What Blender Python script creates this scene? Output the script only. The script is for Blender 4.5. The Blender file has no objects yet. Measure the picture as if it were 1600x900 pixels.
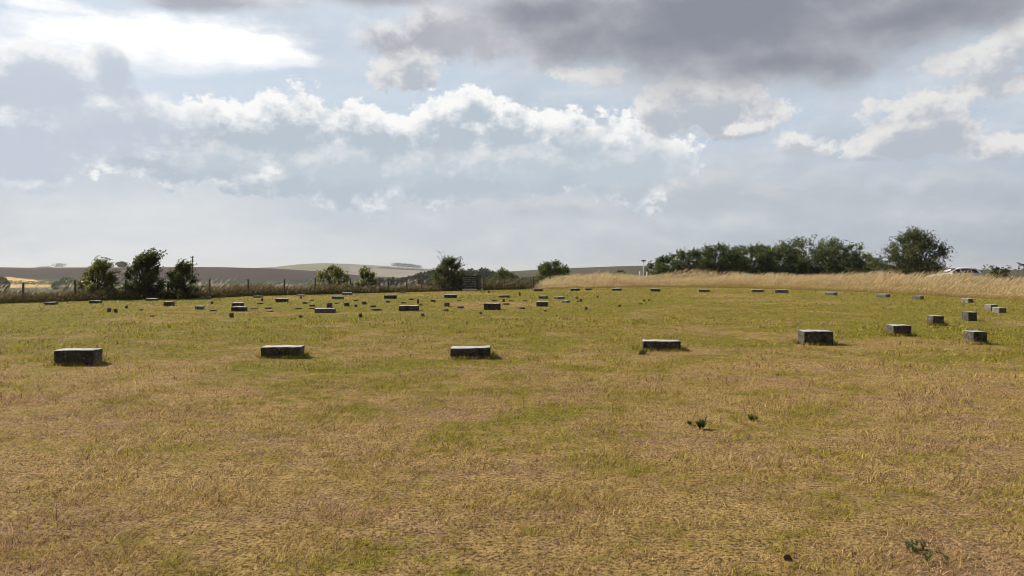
import bpy, math, random
import numpy as np
from mathutils import Vector, Matrix

# ------------------------------------------------------------------ camera
sc = bpy.context.scene
COL = sc.collection
EYE, F, PITCH = 1.65, 1200.0, math.atan(30 / 1200)
cam_d = bpy.data.cameras.new('camera')
cam = bpy.data.objects.new('camera', cam_d)
COL.objects.link(cam)
cam_d.sensor_width, cam_d.lens = 36.0, 27.0
cam_d.clip_start, cam_d.clip_end = 0.1, 40000
cam.location = (0, 0, EYE)
cam.rotation_euler = (math.radians(90) - PITCH, 0, 0)
sc.camera = cam

# ------------------------------------------------------------------ exposure
sc.view_settings.view_transform = 'Standard'
sc.view_settings.look = 'None'
sc.view_settings.exposure = 0.32
sc.view_settings.gamma = 1.0
sc.view_settings.use_curve_mapping = False
sc.cycles.use_denoising = True
sc.cycles.pixel_filter_type = 'BLACKMAN_HARRIS'
sc.cycles.filter_width = 1.0
sc.cycles.max_bounces = 6
sc.cycles.transparent_max_bounces = 8
sc.cycles.sample_clamp_indirect = 4.0

HAZE = 1.15e-4
SUN_AZ, SUN_EL = -62.0, 38.0          # degrees from +Y (negative = left), degrees up

# ------------------------------------------------------------------ node expression helper
class E:
    """a socket of a node tree that can be used in arithmetic"""
    def __init__(s, nt, sock): s.nt, s.s = nt, sock
    def m(s, op, *a, clamp=False):
        n = s.nt.nodes.new('ShaderNodeMath'); n.operation = op; n.use_clamp = clamp
        for i, v in enumerate((s,) + a): put(s.nt, n.inputs[i], v)
        return E(s.nt, n.outputs[0])
    def __add__(s, o): return s.m('ADD', o)
    def __radd__(s, o): return s.m('ADD', o)
    def __sub__(s, o): return s.m('SUBTRACT', o)
    def __mul__(s, o): return s.m('MULTIPLY', o)
    def __rmul__(s, o): return s.m('MULTIPLY', o)
    def __truediv__(s, o): return s.m('DIVIDE', o)
    def max(s, o): return s.m('MAXIMUM', o)
    def min(s, o): return s.m('MINIMUM', o)
    def clamp(s): return s.m('ADD', 0.0, clamp=True)
    def smooth(s, a, b, lo=0.0, hi=1.0):
        n = s.nt.nodes.new('ShaderNodeMapRange'); n.interpolation_type = 'SMOOTHSTEP'
        put(s.nt, n.inputs[0], s)
        for i, v in zip((1, 2, 3, 4), (a, b, lo, hi)): n.inputs[i].default_value = v
        return E(s.nt, n.outputs[0])
def put(nt, inp, v):
    if isinstance(v, E): nt.links.new(v.s, inp)
    elif isinstance(v, bpy.types.NodeSocket): nt.links.new(v, inp)
    elif inp.type == 'RGBA' and len(v) == 3: inp.default_value = (*v, 1)
    else: inp.default_value = v
def vmath(nt, op, a, b=None, out=0):
    n = nt.nodes.new('ShaderNodeVectorMath'); n.operation = op
    put(nt, n.inputs[0], a)
    if b is not None: put(nt, n.inputs[1], b)
    return E(nt, n.outputs[out])
def noise(nt, vec, scale, detail=4, rough=0.55, dist=0.0, color=False):
    n = nt.nodes.new('ShaderNodeTexNoise')
    put(nt, n.inputs['Vector'], vec)
    n.inputs['Scale'].default_value = scale; n.inputs['Detail'].default_value = detail
    n.inputs['Roughness'].default_value = rough; n.inputs['Distortion'].default_value = dist
    return E(nt, n.outputs['Color' if color else 'Fac'])
def mix(nt, f, a, b):
    n = nt.nodes.new('ShaderNodeMix'); n.data_type = 'RGBA'
    put(nt, n.inputs['Factor'], f); put(nt, n.inputs['A'], a); put(nt, n.inputs['B'], b)
    return E(nt, [o for o in n.outputs if o.type == 'RGBA'][0])
def xyz(nt, v):
    n = nt.nodes.new('ShaderNodeSeparateXYZ'); put(nt, n.inputs[0], v)
    return [E(nt, o) for o in n.outputs]
def comb(nt, x, y, z=0.0):
    n = nt.nodes.new('ShaderNodeCombineXYZ')
    for i, v in enumerate((x, y, z)): put(nt, n.inputs[i], v)
    return E(nt, n.outputs[0])

# ------------------------------------------------------------------ sky
def AZ(px): return math.degrees(math.atan((px - 800) / F))
def EL(px, py): return math.degrees(math.atan((420 - py) / F * math.cos(math.atan((px - 800) / F))))

world = bpy.data.worlds.new('World'); sc.world = world
world.use_nodes = True
world.cycles.sampling_method = 'MANUAL'; world.cycles.sample_map_resolution = 256
W = world.node_tree
for n in list(W.nodes): W.nodes.remove(n)
geo = W.nodes.new('ShaderNodeTexCoord')
dirv = E(W, geo.outputs['Generated'])
dx, dy, dz = xyz(W, dirv)
az = dx.m('ARCTAN2', dy) * 57.29578
el = dz.m('ARCSINE') * 57.29578
P = comb(W, az, el)
sky = W.nodes.new('ShaderNodeTexSky'); sky.sky_type = 'NISHITA'; sky.sun_disc = False
sky.sun_elevation = math.radians(SUN_EL); sky.sun_rotation = math.radians(SUN_AZ)
sky.altitude = 100; sky.air_density = 1.0; sky.dust_density = 1.5; sky.ozone_density = 1.5
NISH = vmath(W, 'SCALE', E(W, sky.outputs[0])); NISH.s.node.inputs['Scale'].default_value = 0.075

D = 57.29578 / F                     # degrees per pixel of the photograph near the middle of the view
def blobs(p, items):
    """largest of a set of soft ellipses: each (x, y, half width, half height, weight), quoted from the photograph, placed on the sky sphere"""
    r = None
    for (x, y, rx, ry, w) in items:
        n = W.nodes.new('ShaderNodeVectorMath'); n.operation = 'MULTIPLY_ADD'
        sx, sy = 1 / (rx * D), 1 / (ry * D)
        put(W, n.inputs[0], p); n.inputs[1].default_value = (sx, sy, 0); n.inputs[2].default_value = (-AZ(x) * sx, -EL(x, y) * sy, 0)
        f = vmath(W, 'LENGTH', E(W, n.outputs[0]), out=1).m('MULTIPLY_ADD', -w, w)
        r = f if r is None else r.m('SMOOTH_MAX', f, 0.12)
    return r
def field(p, items, amp, scale, stretch, seed, detail=7, rough=0.55, puff=0.0):
    q = vmath(W, 'ADD', vmath(W, 'MULTIPLY', p, (1 / stretch, 1.0, 1.0)), (seed * 13.7, seed * 7.1, seed * 3.3))
    n = noise(W, q, scale, detail, rough)
    n.s.node.noise_dimensions = '2D'
    f = blobs(p, items).m('MAXIMUM', -1.2) + (n - 0.5) * (2 * amp)
    if puff:
        v = W.nodes.new('ShaderNodeTexVoronoi'); v.feature = 'F1'; v.voronoi_dimensions = '2D'
        put(W, v.inputs['Vector'], q); v.inputs['Scale'].default_value = scale * 3.6
        v.inputs['Detail'].default_value = 2.0
        f = f + E(W, v.outputs['Distance']).m('MULTIPLY_ADD', -puff, 0.45 * puff)
    return f
def layer(base, items, amp, scale, stretch, seed, edge, bright, dark, shift, thick=(0.0, 0.7), opac=1.0, puff=0.0, detail=7, rough=0.55, wob=0.0):
    f0 = field(P, items, amp, scale, stretch, seed, detail, rough, puff)
    p1 = vmath(W, 'ADD', P, (shift[0], shift[1], 0))
    f1 = field(p1, items, amp, scale, stretch, seed, max(2, detail - 2), rough, puff)
    dens = f0.smooth(edge[0], edge[1], 0.0, opac)
    if wob: f1 = f1 + (noise(W, vmath(W, 'MULTIPLY', P, (1 / stretch, 1, 1)), scale * 2.3, 4, .6) - 0.5) * wob
    sh = f1.smooth(*thick)
    col = mix(W, sh, bright, dark)
    return mix(W, dens, base, col)

# sun glow: the sky is brighter and whiter towards the sun
sd = (math.sin(math.radians(SUN_AZ)) * math.cos(math.radians(SUN_EL)), math.cos(math.radians(SUN_AZ)) * math.cos(math.radians(SUN_EL)), math.sin(math.radians(SUN_EL)))
cosang = vmath(W, 'DOT_PRODUCT', dirv, sd, out=1)
toward = cosang.smooth(0.35, 0.97)
front = dy.smooth(-0.2, 0.55)                                 # the cloud field thins out behind the camera
# clear air between the clouds
clear = mix(W, toward, (0.40, 0.485, 0.585), (0.53, 0.60, 0.69))
clear = mix(W, front, NISH, clear)
# pale veil thickening to the horizon, in faint banks
hz = mix(W, az.smooth(-32, 36), (0.575, 0.59, 0.60), (0.335, 0.365, 0.41))
veil = noise(W, vmath(W, 'MULTIPLY', P, (0.32, 1.0, 1.0)), 0.22, 6, 0.55)
bank = noise(W, vmath(W, 'MULTIPLY', P, (0.20, 1.0, 1.0)), 0.40, 5, 0.55)
hz = mix(W, bank.smooth(.38, .64), vmath(W, 'MULTIPLY', hz, (.95, .965, .985)), vmath(W, 'MULTIPLY', hz, (1.025, 1.025, 1.03)))
hf = (el + (veil - 0.5) * 6).smooth(12.0, 2.5)
c = mix(W, hf * (front * 0.75 + 0.25), clear, hz)
# thin broken high cloud
c = layer(c, [(250, 260, 800, 150, .6), (800, 250, 600, 150, .6), (1350, 250, 420, 140, .45), (1500, 150, 300, 160, .3), (600, 60, 420, 90, .5)], .8, .16, 2.2, 1, (-.25, .8),
          (0.66, 0.67, 0.68), (0.42, 0.465, 0.52), (-.6, 1.0), (-.2, .55), .75, 0, 8, .62, 1.0)
# the bright sunlit sheet and veils upper left
c = layer(c, [(200, 70, 210, 36, .8), (390, 74, 120, 26, .75), (40, 82, 110, 36, .6), (450, 94, 75, 18, .8), (70, 8, 90, 14, .6), (300, 52, 140, 26, .6)], .85, .26, 2.6, 2, (-.12, .5),
          (0.70, 0.725, 0.76), (0.93, 0.92, 0.905), (-.2, -.6), (-.25, .75), .96, 0, 10, .64, 1.6)
# long row of cumulus across the middle, lit along the tops
ROW = [(255, 222, 130, 60, .8), (350, 222, 110, 66, .9), (465, 214, 80, 72, 1), (550, 248, 150, 82, 1), (600, 226, 90, 55, .9), (700, 215, 100, 66, .9),
       (790, 212, 90, 64, .9), (870, 236, 120, 72, .9), (965, 252, 120, 76, .8), (700, 268, 250, 55, .8), (420, 268, 190, 45, .7), (745, 160, 40, 26, .6)]
c = layer(c, ROW, .66, .30, 1.3, 3, (-.03, .13), (0.79, 0.785, 0.775), (0.385, 0.44, 0.50), (-.4, 1.1), (-.22, .5), .95, .16, 10, .64, 1.2)
ROW2 = [(520, 262, 90, 34, .8), (640, 268, 60, 40, .7), (800, 262, 120, 36, .8), (980, 262, 130, 40, .7), (350, 250, 70, 30, .6), (930, 215, 60, 24, .5)]
c = layer(c, ROW2, .7, .34, 1.5, 9, (-.1, .4), (0.66, 0.67, 0.675), (0.43, 0.49, 0.545), (-.5, 1.0), (-.35, .3), .7, .1, 9, .62, 1.0)
PUFFS = [(1100, 165, 105, 42, 1), (1150, 185, 90, 36, .9), (1030, 175, 50, 40, .9), (1430, 212, 84, 40, 1.2), (1460, 192, 46, 36, 1.1), (1530, 232, 110, 18, .6),
         (1360, 232, 40, 18, .7), (1545, 95, 80, 32, .75), (1595, 75, 40, 40, .8), (1590, 130, 120, 24, .6), (640, 112, 60, 40, .75), (920, 122, 75, 20, .6), (1420, 165, 90, 22, .45)]
c = layer(c, PUFFS, .60, .40, 1.25, 4, (-.05, .18), (0.66, 0.65, 0.635), (0.39, 0.415, 0.465), (-.4, 1.0), (-.2, .6), .92, .16, 10, .64, 1.1)
LOWP = [(1480, 288, 110, 30, .6), (1220, 300, 200, 40, .55), (1060, 300, 140, 40, .5), (1400, 340, 200, 24, .4), (850, 320, 200, 24, .4)]
c = layer(c, LOWP, .8, .30, 1.9, 10, (-.15, .7), (0.56, 0.56, 0.56), (0.38, 0.41, 0.455), (-.4, .9), (-.3, .45), .65, .1, 9, .62, 1.0)
LENS = [(1160, 201, 44, 12, 1.1), (1185, 195, 24, 9, .8), (1240, 226, 42, 22, 1.1), (1272, 236, 36, 12, .7)]
c = layer(c, LENS, 1.1, .62, 1.3, 5, (-.15, .45), (0.68, 0.67, 0.655), (0.43, 0.45, 0.49), (-.3, .8), (-.25, .5), .88, .16, 9, .62, .8)
# blue grey masses on the left, in front of the bright sheet
LEFT = [(110, 195, 180, 62, 1), (30, 220, 160, 60, .9), (210, 235, 60, 20, .7), (70, 108, 80, 44, 1.2), (170, 100, 44, 40, 1), (20, 120, 80, 34, 1), (40, 278, 90, 24, .7)]
c = layer(c, LEFT, .80, .27, 1.4, 6, (-.06, .3), (0.74, 0.745, 0.75), (0.435, 0.485, 0.555), (-.35, .9), (-.4, .55), .9, .12, 10, .62, 1.7)
# dark cloud base overhead, running off the top
TOP = [(1150, 15, 360, 105, 1.15), (1000, 50, 260, 66, .9), (1180, 90, 200, 52, .8), (1400, 20, 240, 60, .9), (870, 10, 200, 54, .7), (1300, 105, 170, 40, .35), (1100, -120, 620, 130, 1.2), (800, 20, 100, 40, .5)]
MIDG = [(700, 52, 120, 44, 1.0), (620, 60, 70, 34, .8), (780, 70, 70, 34, .7), (860, 85, 60, 30, .5)]
c = layer(c, MIDG, .62, .30, 1.3, 11, (-.1, .35), (0.66, 0.66, 0.67), (0.34, 0.35, 0.395), (-.4, .8), (-.25, .5), .92, .12, 10, .62, .9)
c = layer(c, TOP, .55, .16, 1.5, 7, (-.28, .45), (0.50, 0.505, 0.525), (0.20, 0.212, 0.255), (-.4, .5), (-.35, .9), .97, 0, 9, .6, .5)
TOP2 = [(320, -2, 160, 18, .8), (250, 2, 80, 12, .6), (590, -4, 180, 24, .9), (500, -60, 600, 50, 1.0), (470, 4, 60, 10, .5)]
c = layer(c, TOP2, .6, .22, 1.8, 8, (-.25, .5), (0.62, 0.625, 0.645), (0.33, 0.34, 0.385), (-.3, .4), (-.2, .7), .92, 0, 9, .6, .5)
# unseen sky behind the camera, darkened on purpose to keep block fronts dark
bk = noise(W, dirv, 2.2, 7, .58).smooth(.5, .68)
cback = mix(W, bk * .3 + .3, vmath(W, 'MULTIPLY', NISH, (.62, .60, .56)), (0.20, 0.20, 0.205))
c = mix(W, front, cback, c)
c = mix(W, dz.smooth(-.02, -.2), c, (0.12, 0.10, 0.06))
bg = W.nodes.new('ShaderNodeBackground'); put(W, bg.inputs['Color'], c); bg.inputs['Strength'].default_value = 1.0
wo = W.nodes.new('ShaderNodeOutputWorld'); W.links.new(bg.outputs[0], wo.inputs['Surface'])

# ------------------------------------------------------------------ sun
sun_d = bpy.data.lights.new('sun', 'SUN'); sun_d.energy = 5.0; sun_d.angle = math.radians(0.55); sun_d.color = (1.0, 0.89, 0.70)
sun = bpy.data.objects.new('sun', sun_d); COL.objects.link(sun)
sun.rotation_euler = Vector(sd).to_track_quat('Z', 'Y').to_euler()

# ------------------------------------------------------------------ numpy helpers
rng = np.random.default_rng(7)
def smooth(x, a, b):
    t = np.clip((np.asarray(x, float) - a) / (b - a), 0, 1)
    return t * t * (3 - 2 * t)
def vnoise(x, y, s, seed=0):
    """value noise on a grid of cell size s"""
    x = np.asarray(x, float) / s; y = np.asarray(y, float) / s
    xi = np.floor(x).astype(np.int64); yi = np.floor(y).astype(np.int64)
    fx = x - xi; fy = y - yi; fx = fx * fx * (3 - 2 * fx); fy = fy * fy * (3 - 2 * fy)
    def h(i, j):
        n = (i * 374761393 + j * 668265263 + seed * 1442695041) & 0xffffffff
        n = ((n ^ (n >> 13)) * 1274126177) & 0xffffffff
        return ((n ^ (n >> 16)) & 0xffff) / 65535.0
    return (h(xi, yi) * (1 - fx) + h(xi + 1, yi) * fx) * (1 - fy) + (h(xi, yi + 1) * (1 - fx) + h(xi + 1, yi + 1) * fx) * fy
def new_obj(name, me, mat=None, parent=None):
    o = bpy.data.objects.new(name, me); COL.objects.link(o)
    if mat is not None: me.materials.append(mat)
    if parent is not None: o.parent = parent
    return o
def np_mesh(name, V, T=None, Q=None, attrs=None, smooth_shade=False):
    """a mesh from numpy arrays: V (n,3), triangles T (m,3), quads Q (k,4)"""
    me = bpy.data.meshes.new(name)
    T = np.zeros((0, 3), int) if T is None else np.asarray(T, int)
    Q = np.zeros((0, 4), int) if Q is None else np.asarray(Q, int)
    nl = T.size + Q.size
    me.vertices.add(len(V)); me.vertices.foreach_set('co', np.asarray(V, np.float32).ravel())
    me.loops.add(nl); me.loops.foreach_set('vertex_index', np.concatenate([T.ravel(), Q.ravel()]).astype(np.int32))
    me.polygons.add(len(T) + len(Q))
    me.polygons.foreach_set('loop_start', np.concatenate([np.arange(len(T)) * 3, T.size + np.arange(len(Q)) * 4]).astype(np.int32))
    me.update(calc_edges=True)
    if smooth_shade: me.polygons.foreach_set('use_smooth', np.ones(len(T) + len(Q), bool))
    for k, a in (attrs or {}).items():
        a = np.asarray(a, np.float32)
        if a.ndim == 1: me.attributes.new(k, 'FLOAT', 'POINT').data.foreach_set('value', a)
        else:
            if a.shape[1] == 3: a = np.concatenate([a, np.ones((len(a), 1), np.float32)], 1)
            me.attributes.new(k, 'FLOAT_COLOR', 'POINT').data.foreach_set('color', a.ravel())
    me.validate()
    return me
def tag(o, label=None, cat=None, group=None, kind=None):
    if label: o['label'] = label
    if cat: o['category'] = cat
    if group: o['group'] = group
    if kind: o['kind'] = kind
    return o
def empty(name, loc, rz=0.0):
    o = bpy.data.objects.new(name, None); COL.objects.link(o)
    o.location = loc; o.rotation_euler = (0, 0, rz); o.empty_display_size = 0.3
    return o

# ------------------------------------------------------------------ materials
def new_mat(name):
    m = bpy.data.materials.new(name); m.use_nodes = True
    nt = m.node_tree
    for n in list(nt.nodes): nt.nodes.remove(n)
    return m, nt
def finish(nt, shader_sock, disp=None):
    o = nt.nodes.new('ShaderNodeOutputMaterial'); nt.links.new(shader_sock, o.inputs['Surface'])
def principled(nt, color, rough=0.8, spec=0.3, normal=None, metal=0.0):
    b = nt.nodes.new('ShaderNodeBsdfPrincipled')
    put(nt, b.inputs['Base Color'], color); put(nt, b.inputs['Roughness'], rough)
    b.inputs['Specular IOR Level'].default_value = spec; b.inputs['Metallic'].default_value = metal
    if normal is not None: nt.links.new(normal, b.inputs['Normal'])
    return b
def bump(nt, h, strength, dist):
    b = nt.nodes.new('ShaderNodeBump'); b.inputs['Strength'].default_value = strength; b.inputs['Distance'].default_value = dist
    put(nt, b.inputs['Height'], h)
    return b.outputs[0]
def leafy(nt, color, transl=0.35, tcolor=None, spec=0.15, rough=0.6):
    """thin leaf or blade: diffuse reflection plus light passing through"""
    p = principled(nt, color, rough, spec)
    t = nt.nodes.new('ShaderNodeBsdfTranslucent'); put(nt, t.inputs[0], color if tcolor is None else tcolor)
    ms = nt.nodes.new('ShaderNodeMixShader'); put(nt, ms.inputs[0], transl)
    nt.links.new(p.outputs[0], ms.inputs[1]); nt.links.new(t.outputs[0], ms.inputs[2])
    return ms.outputs[0]
def attr(nt, name, color=False):
    n = nt.nodes.new('ShaderNodeAttribute'); n.attribute_name = name
    return E(nt, n.outputs['Color' if color else 'Fac'])
def pos(nt):
    return E(nt, nt.nodes.new('ShaderNodeNewGeometry').outputs['Position'])
def objpos(nt):
    return E(nt, nt.nodes.new('ShaderNodeTexCoord').outputs['Object'])
def plain_mat(name, color, rough=0.7, spec=0.3, var=0.25, scale=6.0, metal=0.0, bumpd=0.004):
    m, nt = new_mat(name)
    n = noise(nt, objpos(nt), scale, 6, .65)
    c = mix(nt, n.smooth(.3, .7), tuple(v * (1 - var) for v in color), tuple(min(1, v * (1 + var)) for v in color))
    finish(nt, principled(nt, c, rough, spec, bump(nt, n, .4, bumpd) if bumpd else None, metal).outputs[0])
    return m

# colour of the mown turf at a point of the lawn: where it is still green, where the drought has bleached it
def turf_green(nt):
    p = vmath(nt, 'MULTIPLY', pos(nt), (1, 1, 0))
    a = noise(nt, vmath(nt, 'MULTIPLY', p, (.75, 1.0, 1)), .16, 4, .6, .6)
    b = noise(nt, p, .9, 5, .65, .4)
    x, y, z = xyz(nt, p)
    far = y.smooth(9, 30)
    nearb = y.smooth(15, 6)
    g = (a - .5) * 1.7 + (b - .5) * 1.5 + (noise(nt, p, 4.5, 3, .6) - .5) * .9 + .50 + far * .22 - nearb * .17
    return g, p
def turf_color(nt, g, r):
    """g = greenness, r = value per blade or per speck"""
    v = g + (r - .5) * .75
    pk = noise(nt, vmath(nt, 'MULTIPLY', pos(nt), (.7, 1, 0)), .75, 5, .65).smooth(.46, .64)
    dry = mix(nt, r.smooth(.1, .95), mix(nt, pk, STRAW_D, (.150, .088, .045)), mix(nt, pk, STRAW_L, (.78, .53, .31)))
    grn = mix(nt, r.smooth(.2, .9), GREEN_D, GREEN_L)
    return mix(nt, v.smooth(.36, .66), dry, grn)
STRAW_D, STRAW_L = (.155, .098, .032), (.86, .615, .275)
GREEN_D, GREEN_L = (.105, .100, .014), (.54, .465, .062)

m_turf, nt = new_mat('dry turf')
g, p = turf_green(nt)
fine = noise(nt, p, 34, 5, .75)
mid = noise(nt, p, 7, 4, .7)
fib = noise(nt, vmath(nt, 'MULTIPLY', p, (1, .35, 1)), 60, 3, .7)
r_ = ((fine - .5) * 1.6 + (mid - .5) * .8 + .45).clamp()
c = turf_color(nt, g, r_)
bare = noise(nt, p, .55, 6, .7).smooth(.60, .74)
c = mix(nt, fine.smooth(.50, .38), c, vmath(nt, 'MULTIPLY', c, (.46, .43, .44)))  # darker specks: soil, plus shadow pits between tufts put into the colour
c = mix(nt, bare * .6, vmath(nt, 'MULTIPLY', c, (.8, .78, .75)), (.26, .185, .10))
finish(nt, principled(nt, c, .95, .1, bump(nt, fine + fib * .5 + mid * 1.2, .9, .035)).outputs[0])
m_blade, nt = new_mat('turf blades')
g, p = turf_green(nt)
c = turf_color(nt, g, attr(nt, 'rnd'))
finish(nt, leafy(nt, c, .32, spec=.25, rough=.5))
m_rough, nt = new_mat('rough ground')
p = pos(nt)
c = mix(nt, noise(nt, p, 1.5, 6, .7).smooth(.35, .65), (.17, .12, .055), (.09, .085, .03))
finish(nt, principled(nt, c, .95, .1, bump(nt, noise(nt, p, 9, 5, .7), 1, .08)).outputs[0])
m_field, nt = new_mat('far fields')
p = pos(nt)
n1 = noise(nt, vmath(nt, 'MULTIPLY', p, (1, .3, 1)), .02, 6, .65)
n2 = noise(nt, p, .006, 5, .6)
c = attr(nt, 'tint', True)
c = mix(nt, ((n1 - .5) * 2.0 + .5).clamp(), vmath(nt, 'MULTIPLY', c, (.74, .74, .76)), vmath(nt, 'MULTIPLY', c, (1.22, 1.2, 1.16)))
c = mix(nt, n2.smooth(.45, .65) * .35, c, vmath(nt, 'MULTIPLY', c, (.9, 1.05, .85)))
finish(nt, principled(nt, c, .95, .05).outputs[0])
def grass_mat(name, tr=.4):
    m, nt = new_mat(name)
    finish(nt, leafy(nt, attr(nt, 'tint', True), tr, spec=.2, rough=.5))
    return m
m_tall = grass_mat('tall dry grass')

# ------------------------------------------------------------------ lie of the land
def pix_dir(px, py):
    v = Vector(((px - 800) / F, (450 - py) / F, -1)); v.rotate(cam.rotation_euler)
    return v
def depth_at(py): return EYE * F / (py - 420)            # distance along the view of level ground seen on that row
EDGE = [(-900, 560), (-400, 505), (-150, 482), (0, 474), (160, 470), (330, 465.5), (550, 458.5), (700, 455), (850, 451.5), (1000, 449.5), (1100, 449.5),
        (1200, 451.5), (1300, 455), (1400, 459), (1500, 464), (1600, 470), (1750, 484), (2000, 510), (2500, 570)]
_ex = np.array([math.degrees(math.atan2(px - 800, F)) for px, py in EDGE])
_er = np.array([depth_at(py) / math.cos(math.radians(a)) for (px, py), a in zip(EDGE, _ex)])
def edge_r(azd):
    """radius of the mown lawn in a direction"""
    azd = np.asarray(azd, float)
    r = np.interp(azd, _ex, _er)
    return np.where(np.abs(azd) > 60, np.maximum(10.0, r * (1 - .2 * (np.abs(azd) - 60) / 60)), r)
def tab(px, T): return np.interp(px, [a for a, b in T], [b for a, b in T])
RIDGE_NEAR = [(-600, 417), (0, 417.5), (90, 419), (300, 417), (350, 417.5), (430, 419.5), (500, 424), (560, 430), (620, 434), (700, 431), (780, 425), (830, 422), (890, 419), (960, 416.2), (1040, 414.2), (1200, 414), (1360, 421), (2200, 422)]
RIDGE_FAR = [(-600, 419), (0, 419), (60, 417.8), (190, 416.6), (320, 419), (400, 418.6), (430, 417), (465, 413), (505, 411), (545, 412.4), (600, 415.4), (650, 418.6), (700, 422), (780, 427), (900, 430), (2200, 430)]
def land_z(x, y):
    x = np.asarray(x, float); y = np.asarray(y, float)
    r = np.hypot(x, y); azd = np.degrees(np.arctan2(x, y))
    er = edge_r(azd)
    a = np.clip(azd, -50, 50); ca = np.cos(np.radians(a)); px = 800 + F * np.tan(np.radians(a))
    east = smooth(px, 770, 960)
    back = smooth(np.abs(azd), 60, 110)
    east = np.maximum(east, back)
    zl = 0.03 * (vnoise(x, y, 3.1, 1) - .5) + 0.05 * (vnoise(x, y, 8.3, 2) - .5)
    zl = zl * smooth(r, 1.5, 4)
    nr = (1.65 + 1100 * ca * (420 - tab(px, RIDGE_NEAR)) / F) * (1 - back)
    fr = (1.65 + 3000 * ca * (420 - tab(px, RIDGE_FAR)) / F) * (1 - back)
    stops = [(er + 1.5, 0 * r), (er + 8, -.25 + .6 * east), (0 * r + 150, -4.5 + 4.8 * east), (0 * r + 400, -12 + 9 * east), (0 * r + 700, -12.5 + 9 * east),
             (0 * r + 1100, nr), (0 * r + 1600, np.minimum(nr - 14, fr - 16)), (0 * r + 3000, fr), (0 * r + 4200, fr - 32), (0 * r + 9500, fr - 34)]
    z = np.zeros_like(r)
    for (r0, z0), (r1, z1) in zip(stops[:-1], stops[1:]):
        t = np.clip((r - r0) / (r1 - r0), 0, 1)
        lin = z0 + (z1 - z0) * (t * t * (3 - 2 * t))
        z = np.where((r >= r0) & (r < r1), lin, z)
    z = np.where(r >= 9500, stops[-1][1], z)
    return z + zl * (1 - smooth(r, 300, 600) * .5)
def gz(x, y): return float(land_z(np.array([x]), np.array([y]))[0])
def at(px, Y):
    """ground point seen in column px, Y metres out along the view"""
    x = (px - 800) / F * Y
    return x, Y, gz(x, Y)

# one sheet of ground from the camera's feet to the horizon
azs = np.concatenate([np.arange(-180, -44, 2.0), np.arange(-44, 44, .16), np.arange(44, 180, 2.0)])
rads = np.concatenate([[0.0], np.arange(1, 6, 1.0), np.arange(6, 80, 1.25), np.geomspace(80, 660, 40), np.arange(672, 1130, 9), np.geomspace(1140, 9400, 46)])
R_, A_ = np.meshgrid(rads[1:], azs, indexing='ij')
X = R_ * np.sin(np.radians(A_)); Y_ = R_ * np.cos(np.radians(A_))
V = np.concatenate([[[0, 0, 0]], np.stack([X.ravel(), Y_.ravel(), np.zeros(X.size)], 1)])
V[:, 2] = land_z(V[:, 0], V[:, 1])
na, nr_ = len(azs), len(rads) - 1
j = np.arange(na); jn = (j + 1) % na
T = np.stack([np.zeros(na, int), 1 + jn, 1 + j], 1)
ii = np.arange(nr_ - 1)[:, None]
Q = np.stack([1 + ii * na + j, 1 + ii * na + jn, 1 + (ii + 1) * na + jn, 1 + (ii + 1) * na + j], -1).reshape(-1, 4)
vr = np.hypot(V[:, 0], V[:, 1]); va = np.degrees(np.arctan2(V[:, 0], V[:, 1])); vpx = 800 + F * np.tan(np.radians(np.clip(va, -60, 60)))
tint = np.tile(np.array([.06, .065, .04]), (len(V), 1))                       # rough pasture and scrub in the valley
def zone(mask, col): tint[mask] = col
zone((vr > 560) & (vr < 700), (.075, .075, .05))
zone((vr >= 700) & (vr < 820) & (vpx < 500), (.050, .060, .045))
zone((vr >= 690) & (vr < 890 - 1.1 * np.clip(vpx, 0, 200)) & (vpx < 105), (.58, .41, .18))     # stubble
zone((vr >= 820 + np.clip(120 - vpx, -40, 120) * .5) & (vr < 1130) & (vpx < 560), (.047, .032, .031))   # ploughland
zone((vr >= 1040) & (vr < 1130) & (vpx < 60), (.13, .105, .075))
zone((vr >= 700) & (vr < 1130) & (vpx >= 700), (.062, .053, .032))
zone((vr >= 1130), (.20, .17, .10))
zone((vr > 2450) & (vr < 3400) & (vpx > 400), (.185, .165, .14))
zone((vr > 1900) & (vr < 2450) & (vpx > 540), (.235, .20, .168))
zone((vr > 2150) & (vr < 2800) & (vpx > 400) & (vpx < 545), (.16, .15, .095))
zone((vr > 2480) & (vr < 2560) & (vpx > 590), (.11, .11, .06))
me = np_mesh('ground', V, T, Q, {'tint': tint}, True)
ground = new_obj('ground', me, m_turf); me.materials.append(m_rough); me.materials.append(m_field)
cx = np.concatenate([np.zeros(na), ((vr[Q[:, 0]] + vr[Q[:, 2]]) / 2)]); ca_ = np.concatenate([azs, va[Q[:, 0]]])
mi = np.where(cx < edge_r(ca_) + .6, 0, np.where(cx < 170, 1, 2)).astype(np.int32)
me.polygons.foreach_set('material_index', mi)
tag(ground, kind='structure')

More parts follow.
